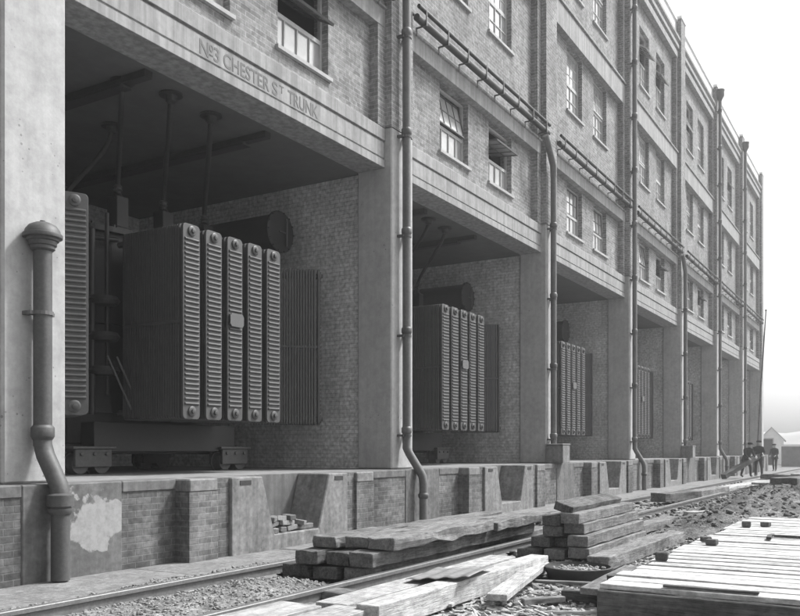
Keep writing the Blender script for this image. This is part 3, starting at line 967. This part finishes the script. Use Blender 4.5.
G2 = 'old timbers in the tall leaning stack'
def s2(L, W, H, x, y, z, rz, label, seed, mat=None, rx=0.0, ry=0.0):
    timber('old_timber', L, W, H, mat or MD, (x, y, z), R(rz), label, G2, seed=seed, rough=.007, rx=R(rx), ry=R(ry))
s2(2.5, .27, .13, 10.05, 4.15, .0, 1, 'bottom left outlying timber of the taller stack, nearest the rail', 21, O)
s2(2.6, .27, .13, 10.15, 3.82, .0, 0, 'bottom middle timber of the taller stack', 22)
s2(2.7, .27, .135, 10.10, 3.48, .035, 0, 'bottom right timber of the taller stack, just behind the gravel filled tray', 23)
s2(2.5, .26, .13, 10.2, 4.02, .14, .6, 'second course left timber of the taller stack', 24, O)
s2(2.6, .26, .13, 10.3, 3.73, .14, -.5, 'second course middle timber of the taller stack', 25, O)
s2(2.7, .26, .14, 10.12, 3.50, .182, .5, 'second course right timber of the taller stack with broad sunlit side', 26)
s2(2.6, .26, .13, 10.2, 3.86, .285, .3, 'third course left timber of the taller stack', 27, O)
s2(2.6, .26, .13, 10.25, 3.59, .328, .5, 'third course right timber of the taller stack', 28)
s2(2.6, .25, .13, 10.2, 3.88, .42, -.3, 'fourth course left timber of the taller stack', 29, O)
s2(2.6, .25, .13, 10.15, 3.61, .464, 1.2, 'fourth course right timber of the taller stack', 30)
s2(2.4, .24, .11, 10.2, 3.73, .60, 2.0, 'topmost timber of the taller stack, tipped on its corner', 31, O, rx=18)
timber('loose_timber', 3.6, .24, .16, MD, (9.42, 3.00, .01), R(-.8), 'long grey timber lying on the earth right of the taller stack', None, seed=32, rough=.012)
timber('loose_timber', 3.0, .14, .07, M['timber_mid'], (10.0, 3.26, .02), R(2), 'thin plank lying between the taller stack and the long grey timber', None, seed=33)
timber('loose_timber', 2.4, .26, .14, MD, (13.4, 3.75, .03), R(-2), 'short pale topped timber beyond the taller stack', None, seed=34)

# fresh sawn planks in front
NW = M['timber_new']
timber('sawn_plank', 1.9, .42, .05, NW, (3.5, 4.22, .11), R(-1.5), 'bright sawn plank running out of the bottom edge, nearest the rail', None, seed=40, rough=.002, bev=.005, cat='plank')
timber('sawn_plank', 2.2, .34, .05, NW, (3.3, 3.66, .11), R(2), 'bright sawn plank running out of the bottom edge, right of the other such plank', None, seed=41, rough=.002, bev=.005, cat='plank')
timber('sawn_plank', 3.5, .31, .055, NW, (5.52, 3.96, .105), R(.9), 'long bright sawn plank next to the rail, half under the tin sheet', None, seed=42, rough=.002, bev=.005, cat='plank')
timber('sawn_beam', 3.6, .21, .20, NW, (5.42, 3.55, .0), R(.2), 'thick bright square beam with a shaded end, under the tin sheet', None, seed=43, rough=.002, bev=.006, cat='beam')
timber('sawn_beam', 3.0, .13, .09, NW, (6.0, 3.745, .0), R(.6), 'thinner sawn beam between the long plank and the thick beam', None, seed=44, rough=.002, bev=.006, cat='beam')
timber('sawn_plank', 2.2, .19, .06, NW, (6.80, 3.09, .06), R(11.5), 'sawn plank lying askew on the stones with a dark near end', None, seed=45, rough=.002, bev=.005, ry=R(-.3), cat='plank')
timber('bearer', .9, .10, .10, O, (5.2, 3.9, -.01), R(90), 'dark bearer crosswise under the near sawn planks', None, seed=46)
timber('bearer', .7, .10, .10, O, (8.4, 3.66, -.01), R(92), 'dark bearer crosswise under the far end of the sawn planks', None, seed=47)
timber('stick', .55, .035, .03, NW, (6.55, 3.42, .01), R(12), 'thin white stick on the stones beside the thick beam', None, seed=48, rough=.003, bev=.004, cat='stick')
timber('stick', .7, .03, .025, NW, (6.75, 2.55, .01), R(-62), 'long pale lath on the gravel left of the deck', None, seed=49, rough=.003, bev=.004, cat='stick')
timber('stick', .42, .08, .05, MD, (7.05, 2.95, .005), R(-40), 'short grey offcut on the gravel below the askew plank', None, seed=50, rough=.005, bev=.006, cat='stick')
timber('stick', .6, .07, .03, MD, (8.3, 3.35, .0), R(-75), 'flat grey slat in front of the gravel filled tray', None, seed=51, rough=.004, bev=.004, cat='stick')
timber('loose_timber', .36, .22, .12, MD, (6.3, 4.28, -.01), R(80), 'broken dark stump of wood between the rail and the long plank', None, seed=52, rough=.02)

# tin sheet, slightly warped with shallow flutes
b = NB()
nu, nv = 28, 8
g = []
for i in range(nu + 1):
    row = []
    for j in range(nv + 1):
        u, v = i / nu, j / nv
        x = (v - .5) * .80; y = (u - .5) * .62
        z = .008 * math.sin(u * 2 * math.pi * 3.5) + .02 * (u - .5) ** 2 + .005 * math.sin(v * 4 + u * 3)
        row.append(b.verts.new((x, y, z)))
    g.append(row)
for i in range(nu):
    for j in range(nv): b.faces.new((g[i][j], g[i][j + 1], g[i + 1][j + 1], g[i + 1][j]))
ts = build('tin_sheet', b, M['tin'], None, smooth=True, world=False, loc=(7.14, 3.72, .220), rot=(R(-5.5), R(0), R(8)))
so = ts.modifiers.new('thick', 'SOLIDIFY'); so.thickness = .006
tag(ts, 'warped fluted tin sheet lying across the sawn planks', 'sheet')

# gravel filled tray
tray = empty('iron_tray', (8.85, 3.05, 0), 'round dark iron ring filled with gravel before the taller stack', 'ring')
b = NB(); lathe(b, (8.85, 3.05, 0), [(.30, .0), (.33, .0), (.34, .05), (.365, .085), (.37, .125), (.345, .13), (.335, .09), (.31, .06)], 40)
build('rim', b, M['iron_dark'], tray, smooth=True)
b = NB(); lathe(b, (8.85, 3.05, 0), [(.305, .02), (.32, .07), (.2, .095), (.0001, .10)], 30); build('fill', b, M['ground'], tray, smooth=True)
b = NB()
rr = random.Random(3)
for i in range(70):
    a, q = rr.uniform(0, 6.28), .3 * math.sqrt(rr.random()); s = rr.uniform(.012, .03)
    vs = bmesh.ops.create_icosphere(b, subdivisions=1, radius=s)['verts']
    bmesh.ops.transform(b, matrix=Matrix.Translation((8.85 + q * math.cos(a), 3.05 + q * math.sin(a), .10)) @ Matrix.Diagonal((1, rr.uniform(.6, 1), .6, 1)), verts=vs)
sf = build('stones', b, M['stone_mid'], tray); sf['kind'] = 'stuff'

# ------------------------------------------------------------------ deck at the right
deck = empty('timber_deck', (11, .6, 0), 'low platform of bleached boards with gaps on dark bearers', 'platform')
x = 6.90
i = 0
rr = random.Random(11)
while x < 14.9:
    w = rr.uniform(.20, .23)
    yl = 2.20 + rr.uniform(-.05, .03); yr = -1.6 + rr.uniform(-.1, .1)
    b = NB(); box(b, yr - .3, yl - .3, -w / 2, w / 2, 0, .045)
    # board local x runs along world y
    o = build('board', b, M['deck'], deck, .005, world=False, loc=(x + w / 2 - 11, .3 - .6, .232 + rr.uniform(-.004, .004)), rot=(rr.uniform(-.012, .012), rr.uniform(-.003, .003), R(90 + rr.uniform(-.25, .25))))
    x += w + rr.uniform(.060, .082); i += 1
for yy in (1.95, .75, -.6):
    b = NB(); box(b, -4.1, 3.75, -.05, .05, 0, .225); build('bearer', b, M['deck_dk'], deck, .008, world=False, loc=(0, yy - .6, .003))
b = NB(); box(b, -1.9, 1.9, -.03, .03, 0, .225); build('front_beam', b, M['deck_dk'], deck, .008, world=False, loc=(6.875 - 11, .3 - .6, .003), rot=(0, 0, R(90)))
GB = 'dark wood blocks on the deck edge'
for (bx, by, rz, lab, kk) in ((8.62, 2.10, 8, 'nearest dark wood block on the left edge of the deck', 0), (10.28, 1.93, -6, 'front one of the pair of dark blocks halfway along the deck edge', 1),
                          (10.55, 2.05, 20, 'rear one of the pair of dark blocks halfway along the deck edge', 1), (12.9, 1.95, 5, 'large dark block at the far end of the deck edge', 0), (13.1, 1.72, -12, 'small dark block beside the large far one', 1)):
    b = NB(); box(b, -.055, .055, -.06, .06, 0, .08 if kk == 0 else .065)
    tag(build('wood_block', b, M['deck_dk'], None, .008, world=False, loc=(bx, by, .285), rot=(0, 0, R(rz))), lab, 'block', GB)
timber('wood_block', .16, .15, .17, M['deck_dk'], (7.62, 2.28, .07), R(5), 'dark bearer stub standing on the gravel against the deck', GB, seed=60)
timber('sawn_plank', 1.35, .17, .06, M['timber_mid'], (7.30, 2.42, .10), R(-1), 'grey plank leaning along the left side of the deck', None, seed=61, rough=.003, bev=.005, cat='plank', ry=R(-2))
timber('bearer', .5, .1, .09, O, (7.45, 2.25, .0), R(80), 'dark packing piece under the grey plank by the deck', None, seed=62)
b = NB(); box(b, -.36, .36, -.03, .03, 0, .02)
tag(build('batten', b, M['timber_old'], None, .004, world=False, loc=(6.955, 1.32, .284), rot=(0, 0, R(91))), 'thin dark batten lying on the front board of the deck', 'batten')
timber('loose_timber', .75, .11, .08, MD, (6.55, 1.55, -.02), R(-86), 'rounded grey log on the ground before the deck front', None, seed=63, rough=.012)
# hand adze
ad = empty('hand_tool', (11.4, 1.35, .29), 'small pick lying on the pale boards of the deck', 'tool')
b = NB(); tube(b, [(11.55, 1.42, .305), (11.5, .85, .305)], [.016, .02], 8); build('handle', b, M['timber_old'], ad, smooth=True)
b = NB(); prism(b, [(11.15, 1.40), (11.5, 1.44), (11.62, 1.42), (11.62, 1.46), (11.5, 1.49), (11.16, 1.46)], 2, .29, .325); build('head', b, M['iron_dark'], ad, .006)
b = NB(); box(b, -.05, .05, -.09, .09, 0, .06); tag(build('wood_block', b, M['deck_dk'], None, .008, world=False, loc=(11.45, .75, .285), rot=(0, 0, R(15))), 'dark offcut on the deck at the end of the pick handle', 'block', GB)

# ------------------------------------------------------------------ bricks in the first recess
rr = random.Random(21)
xm = XS0 + 3.52
lay = [(0, 5, 2), (1, 4, 2), (2, 3, 1)]
bb = None
for lv, n, m in lay:
    for i in range(n):
        for j in range(m):
            bx = xm - .42 + .10 * lv * .0 + .185 * i + rr.uniform(-.03, .03); by = 7.62 + .16 * j + rr.uniform(-.02, .02)
            if bb is None:
                b = NB(); box(b, -.108, .108, -.052, .052, 0, .068)
                bb = o = build('loose_brick', b, M['loose_brick'], None, .006, world=False)
                tag(o, 'loose brick tumbled in the heap inside the first trapezoid recess', 'brick', 'bricks heaped in the first recess')
            else:
                o = bb.copy(); COL.objects.link(o)
            o.location = (bx, by, .225 + .078 * lv + rr.uniform(0, .01)); o.rotation_euler = (rr.uniform(-.12, .12), rr.uniform(-.15, .15), R(rr.choice((0, 90, 0, 70, 20))) + rr.uniform(-.3, .3))

# ------------------------------------------------------------------ things farther along the yard
timber('dark_timber', 2.0, .42, .22, M['timber_old'], (21.6, 5.35, .06), R(-14), 'dark thick timber lying by the path beyond the stacks', None, seed=70)
timber('pale_timber', 3.2, .42, .22, M['timber_mid'], (23.7, 4.92, .05), R(-3), 'pale timber end to end with the dark thick one', None, seed=71)
timber('pale_timber', 7.5, .5, .08, M['timber_new'], (27.0, 4.9, .14), R(-3), 'long white plank lying at the feet of the workers', None, seed=72)
timber('pale_timber', 5.5, .9, .06, M['timber_new'], (27.2, 3.55, .34), R(-12), 'broad white board on top of the earth mound', None, seed=73)
timber('pale_timber', 3.0, .7, .34, M['timber_old'], (24.2, 2.75, .30), R(-14), 'dark baulk with a squared end right of the mound', None, seed=74)
timber('pale_timber', 6.0, .5, .08, M['timber_new'], (36.0, 4.4, .12), R(-8), 'white plank on the ground behind the workers', None, seed=75)
timber('pale_timber', 9.0, .8, .10, M['timber_new'], (44.0, 4.3, .12), R(-10), 'farthest broad white plank on the right', None, seed=76)
timber('pale_timber', 2.6, .5, .05, M['timber_mid'], (20.2, 2.05, .18), R(-18), 'grey plank on the slope of the mound near the deck', None, seed=77)
timber('pale_timber', .55, .2, .12, M['timber_new'], (17.3, 3.75, .05), R(-50), 'small white offcut on the earth beside the rail', None, seed=78)
for i, (tx, ty, tl, ta, tm, lab) in enumerate(((31.5, 2.3, 2.2, 70, 'timber_old', 'dark timber lying crosswise behind the squared baulk'), (33.0, 2.9, 2.8, 20, 'timber_new', 'short white plank askew at the right edge, behind the squared baulk'),
        (38.5, 2.7, 3.4, -25, 'timber_mid', 'grey plank at the right edge among the far lumber'), (41.0, 3.6, 2.4, 60, 'timber_old', 'dark baulk lying among the far white planks'),
        (47.5, 3.2, 4.0, -30, 'timber_old', 'farthest dark timber lying before the low wall'))):
    timber('yard_timber', tl, .32, .22, M[tm], (tx, ty, .02), R(ta), lab, None, seed=90 + i)
timber('dragged_timber', 3.0, .24, .22, M['iron_dark'], (40.6, 7.1, .04), math.atan2(-1.15, 2.55), 'dark timber slanting up from the path into the hands of the workers', None, seed=79, ry=R(-19))

po = empty('pole', (46.4, 6.55, 0), 'tall thin pole leaning against the sky at the far end of the building', 'pole')
b = NB(); tube(b, [(46.4, 6.55, -.1), (47.8, 6.52, 4.5), (49.25, 6.45, 8.95)], [.055, .045, .03], 8); build('shaft', b, M['timber_old'], po, smooth=True)
b = NB(); lathe(b, (49.22, 6.452, 8.86), [(.03, 0), (.05, .02), (.05, .08), (.02, .1)], 8); build('tip', b, M['iron'], po)
b = NB(); tube(b, [(49.3, 4.55, -.1), (49.3, 4.55, 1.75)], [.09, .08], 8); box(b, 49.24, 49.36, 4.3, 4.8, 1.45, 1.53)
tag(build('post', b, M['timber_mid'], None), 'short wooden post with a crosspiece right of the workers', 'post')

hut = empty('hut', (130, 13.6, 0), 'small distant hut with a pale gable and one dark door', 'hut')
def gr(px, z, depth):
    a = (px - 400) / 841.0; s, c = .5148, .8573
    return depth * (c + a * s), depth * (s - a * c)
hx, hy = 128.0, 17.2
b = NB()
w, d, h = 1.05, 1.3, 2.35
prism(b, [(-w, 0), (w, 0), (w, h), (0, h + 1.1), (-w, h)], 0, 0, d * 2)
build('walls', b, M['hut'], hut, world=False)
b = NB()
prism(b, [(-w - .2, h - .21), (0, h + 1.1), (w + .2, h - .21), (w + .2, h - .11), (0, h + 1.2), (-w - .2, h - .11)], 0, -.15, d * 2 + .15)
build('roof', b, M['hut_roof'], hut, world=False)
b = NB(); box(b, -.04, .0, -.1, .7, .0, 2.4); do = build('door', b, M['iron_dark'], hut, world=False)
b = NB(); prism(b, [(-.2, 0), (-.101, 0), (-.101, 2.401), (.701, 2.401), (.701, 0), (.8, 0), (.8, 2.5), (-.2, 2.5)], 0, -.07, -.001); build('frame', b, M['frame'], do, world=False)
hut.rotation_euler = (0, 0, R(8)); hut.location = (gr(771.5, 0, 79)[0], gr(771.5, 0, 79)[1], -.06)

fw = empty('yard_wall', (76, 4, 0), 'long low dark wall with a white coping at the right edge', 'wall')
b = NB(); box(b, -.15, .15, -16, 0, -.1, 1.62); build('masonry', b, M['farwall'], fw, world=False)
b = NB(); box(b, -.28, .28, -16.1, .1, 1.623, 1.80); build('coping', b, M['conc_white'], fw, world=False)
fw.location = (gr(781.5, 0, 72)[0], gr(781.5, 0, 72)[1], 0); fw.rotation_euler = (0, 0, R(12))

# far ridge
b = NB()
n = 60
rows = []
for i in range(n + 1):
    y = -160 + 260 * i / n
    zt = 6.5 + 2.2 * noise.noise(Vector((y * .02, 1, 1))) + 1.2 * noise.noise(Vector((y * .09, 4, 1)))
    rows.append([b.verts.new((205, y, -1)), b.verts.new((222, y, zt * .75)), b.verts.new((238, y, zt)), b.verts.new((260, y, -1))])
for a, c in zip(rows, rows[1:]):
    for j in range(3): b.faces.new((a[j], c[j], c[j + 1], a[j + 1]))
tag(build('hills', b, M['hill'], None, smooth=True), 'faint low ridge beyond the yard', 'hills', kind='structure')

# ------------------------------------------------------------------ workers
def person(loc, rz, pose, label, coat, cap, seed=0):
    """skeleton in local metres, facing +x"""
    J = pose
    root = empty('person', loc, label, 'person', None, rz)
    E = [('pel', 'waist'), ('waist', 'chest'), ('chest', 'neck'), ('neck', 'head'), ('head', 'crown')]
    for s in 'LR':
        E += [('chest', 'sh' + s), ('sh' + s, 'el' + s), ('el' + s, 'wr' + s), ('wr' + s, 'ha' + s), ('ha' + s, 'fi' + s),
              ('pel', 'hip' + s), ('hip' + s, 'kn' + s), ('kn' + s, 'an' + s), ('an' + s, 'toe' + s)]
    rad = dict(pel=.150, waist=.145, chest=.165, neck=.062, head=.098, crown=.075, sh=.085, el=.056, wr=.036, ha=.040, fi=.022, hip=.105, kn=.070, an=.050, toe=.042)
    keys = ['pel'] + [k for k in J if k != 'pel']
    idx = {k: i for i, k in enumerate(keys)}
    me = bpy.data.meshes.new('body')
    me.from_pydata([J[k] for k in keys], [(idx[a], idx[c]) for a, c in E], [])
    o = bpy.data.objects.new('body_rig', me); COL.objects.link(o)
    sk = o.modifiers.new('skin', 'SKIN'); sb = o.modifiers.new('sub', 'SUBSURF'); sb.levels = 2; sb.render_levels = 2
    for k, v in zip(keys, me.skin_vertices[0].data):
        r = rad.get(k, rad.get(k[:-1], .05)); v.radius = (r, r)
        v.use_root = (k == 'pel')
    dg = bpy.context.evaluated_depsgraph_get(); dg.update()
    m2 = bpy.data.meshes.new_from_object(o.evaluated_get(dg))
    bpy.data.objects.remove(o); bpy.data.meshes.remove(me)
    m2.materials.clear()
    for m in (coat, M['skin'], M['cloth2'], M['iron_dark']): m2.materials.append(m)
    hd = Vector(J['head'])
    for p in m2.polygons:
        p.use_smooth = True
        c = p.center
        if (c - hd).length < .17 and c.z > J['neck'][2] + .01: p.material_index = 1
        elif min((c - Vector(J['ha' + s])).length for s in 'LR') < .085: p.material_index = 1
        elif min((c - Vector(J['toe' + s])).length for s in 'LR') < .12 or min((c - Vector(J['an' + s])).length for s in 'LR') < .07: p.material_index = 3
        elif c.z < J['pel'][2] - .06: p.material_index = 2
    b = bpy.data.objects.new('body', m2); COL.objects.link(b); b.parent = root
    # flat cap
    bm = NB()
    hx, hy, hz = J['crown']
    lathe(bm, (hx, hy, hz), [(.085, -.03), (.118, -.01), (.125, .03), (.10, .065), (.04, .08), (.0, .081)], 14)
    box(bm, hx + .08, hx + .19, hy - .07, hy + .07, hz - .025, hz - .008)
    build('cap', bm, cap, root, world=False, smooth=True)
    # jacket skirt
    bm = NB()
    px, py, pz = J['pel']; wx, wy, wz = J['waist']
    rings = []
    for t, r in ((0, .168), (.5, .185), (1, .215)):
        cx = wx + (px - wx) * t * 1.25; cz = wz + (pz - .12 - wz) * t
        rings.append([bm.verts.new((cx + r * .86 * math.cos(a * math.pi / 8), wy + (py - wy) * t + r * 1.08 * math.sin(a * math.pi / 8), cz)) for a in range(16)])
    for a, c in zip(rings, rings[1:]):
        for j in range(16): bm.faces.new((a[j], a[(j + 1) % 16], c[(j + 1) % 16], c[j]))
    build('jacket', bm, coat, root, world=False, smooth=True)
    # fingers and thumb for each hand, closed a little
    bm = NB()
    for s in 'LR':
        h = Vector(J['ha' + s]); f = Vector(J['fi' + s]); d = (f - h).normalized(); side = d.cross(Vector((0, 0, 1))).normalized(); nrm = side.cross(d)
        for q, ln in zip((-.027, -.009, .009, .027), (.070, .082, .078, .062)):
            p0 = h + side * q + d * .02; p1 = p0 + d * ln * .55; p2 = p1 + (d * .5 - nrm * .8).normalized() * ln * .5
            tube(bm, [p0, p1, p2], [.010, .009, .007], 6)
        p0 = h + side * .035; p1 = p0 + side * .03 + d * .03; tube(bm, [p0, p1, p1 + d * .03 - nrm * .015], [.011, .010, .008], 6)
    build('fingers', bm, M['skin'], root, world=False, smooth=True)
    # nose, ears
    bm = NB()
    f = (Vector(J['head']) + Vector((.10, 0, -.005)))
    vs = bmesh.ops.create_icosphere(bm, subdivisions=1, radius=.02)['verts']; bmesh.ops.transform(bm, matrix=Matrix.Translation(f), verts=vs)
    for s in (-1, 1):
        vs = bmesh.ops.create_icosphere(bm, subdivisions=1, radius=.028)['verts']
        bmesh.ops.transform(bm, matrix=Matrix.Translation(Vector(J['head']) + Vector((0, s * .1, 0))) @ Matrix.Diagonal((.7, .4, 1.1, 1)), verts=vs)
    build('face', bm, M['skin'], root, world=False, smooth=True)
    return root

def stand(lean=0.0, stride=.0, arms=((.35, .95), (.35, .95)), crouch=0.0):
    J = {}
    hz = .93 - crouch
    def up(h): return (math.sin(lean) * h, 0, hz + math.cos(lean) * h)
    J['pel'] = (0, 0, hz); J['waist'] = up(.18); J['chest'] = up(.40); J['neck'] = up(.57)
    q = up(.68); J['head'] = (q[0] + .03, 0, q[2]); q = up(.77); J['crown'] = (q[0] + .03, 0, q[2])
    for s, sg in (('L', 1), ('R', -1)):
        c = up(.46); J['sh' + s] = (c[0], sg * .185, c[2])
        ax, az = arms[0 if s == 'L' else 1]
        sh = Vector(J['sh' + s]); ha = Vector((ax, sg * .16, az))
        v = ha - sh
        if v.length > .56: v = v * (.56 / v.length); ha = sh + v
        mid = sh + v * .5; b = math.sqrt(max(0, .29 ** 2 - (v.length / 2) ** 2))
        el = mid + Vector((-.6, sg * .5, -.6)).normalized() * b
        J['el' + s] = tuple(el); d = (ha - el).normalized()
        J['wr' + s] = tuple(ha - d * .05); J['ha' + s] = tuple(ha + d * .03); J['fi' + s] = tuple(ha + d * .07)
        st = stride * sg
        J['hip' + s] = (0, sg * .10, hz - .06)
        J['kn' + s] = (st * .55 + .05 + crouch * .7, sg * .11, .50 - crouch * .25 + (.04 if st < 0 else 0)); J['an' + s] = (st - (.04 if st < 0 else 0), sg * .11, .10); J['toe' + s] = (st + .15, sg * .12, .05)
    return J
person((42.35, 6.42, .06), R(-140), stand(.42, .2, ((.55, .95), (.55, .90)), .05), 'leftmost stooping worker in a dark coat holding the slanting timber', M['coat'], M['cloth2'], 1)
person((43.15, 5.98, .05), R(-165), stand(.12, .28, ((.42, 1.05), (.42, 1.0))), 'striding middle worker in dark clothes in front of the tall pole', M['coat'], M['coat'], 2)
person((58.5, 7.15, -.03), R(170), stand(.10, .12, ((.40, 1.0), (.42, 1.0))), 'farther worker in dark jacket standing before the hut', M['coat'], M['cloth2'], 3)

# ------------------------------------------------------------------ air
HAZE = True
if HAZE:
    b = NB(); box(b, -12, 265, -175, 110, -3, 24)
    k = bpy.data.materials.new('haze'); k.use_nodes = True
    t = k.node_tree; t.nodes.clear()
    o_ = t.nodes.new('ShaderNodeOutputMaterial'); v_ = t.nodes.new('ShaderNodeVolumePrincipled')
    v_.inputs['Color'].default_value = (.95, .95, .95, 1); v_.inputs['Density'].default_value = .0014
    v_.inputs['Anisotropy'].default_value = .5
    t.links.new(v_.outputs[0], o_.inputs['Volume'])
    hz = build('haze', b, k, None)
    tag(hz, 'thin pale haze filling the yard', 'haze', kind='stuff')

# ------------------------------------------------------------------ light, camera
w = bpy.data.worlds.new('World'); S.world = w; w.use_nodes = True
t = w.node_tree; bg = t.nodes['Background']
sk = t.nodes.new('ShaderNodeTexSky'); sk.sky_type = 'NISHITA'; sk.sun_disc = False
EL, AZ = R(51), R(127)
sk.sun_elevation = EL; sk.sun_rotation = AZ; sk.air_density = 1.0; sk.dust_density = 5.0; sk.ozone_density = 1.0
bw = t.nodes.new('ShaderNodeRGBToBW'); t.links.new(sk.outputs[0], bw.inputs[0])
t.links.new(bw.outputs[0], bg.inputs['Color']); bg.inputs['Strength'].default_value = .13

sl = bpy.data.lights.new('sun', 'SUN'); sl.energy = 2.4; sl.angle = R(7); sl.color = (1, 1, 1)
so = bpy.data.objects.new('sun', sl); COL.objects.link(so)
d = Vector((math.sin(AZ) * math.cos(EL), math.cos(AZ) * math.cos(EL), math.sin(EL)))
so.rotation_euler = d.to_track_quat('Z', 'Y').to_euler(); so.location = (20, -20, 40)

cd = bpy.data.cameras.new('camera'); co = bpy.data.objects.new('camera', cd); COL.objects.link(co)
co.location = (0, 0, 1.4)
th = math.atan2(505, 841)
co.rotation_euler = (math.pi / 2, 0, th - math.pi / 2)
cd.sensor_width = 36; cd.sensor_fit = 'HORIZONTAL'; cd.lens = 36 * 841 / 800
cd.shift_y = 141 / 800
cd.clip_start = .05; cd.clip_end = 6000
S.camera = co
S.view_settings.view_transform = 'Standard'; S.view_settings.look = 'None'
S.view_settings.exposure = 1.08; S.view_settings.gamma = 1.0
S.view_settings.use_curve_mapping = False
S.cycles.volume_bounces = 3
S.cycles.max_bounces = 8; S.cycles.diffuse_bounces = 5
S.cycles.use_denoising = True
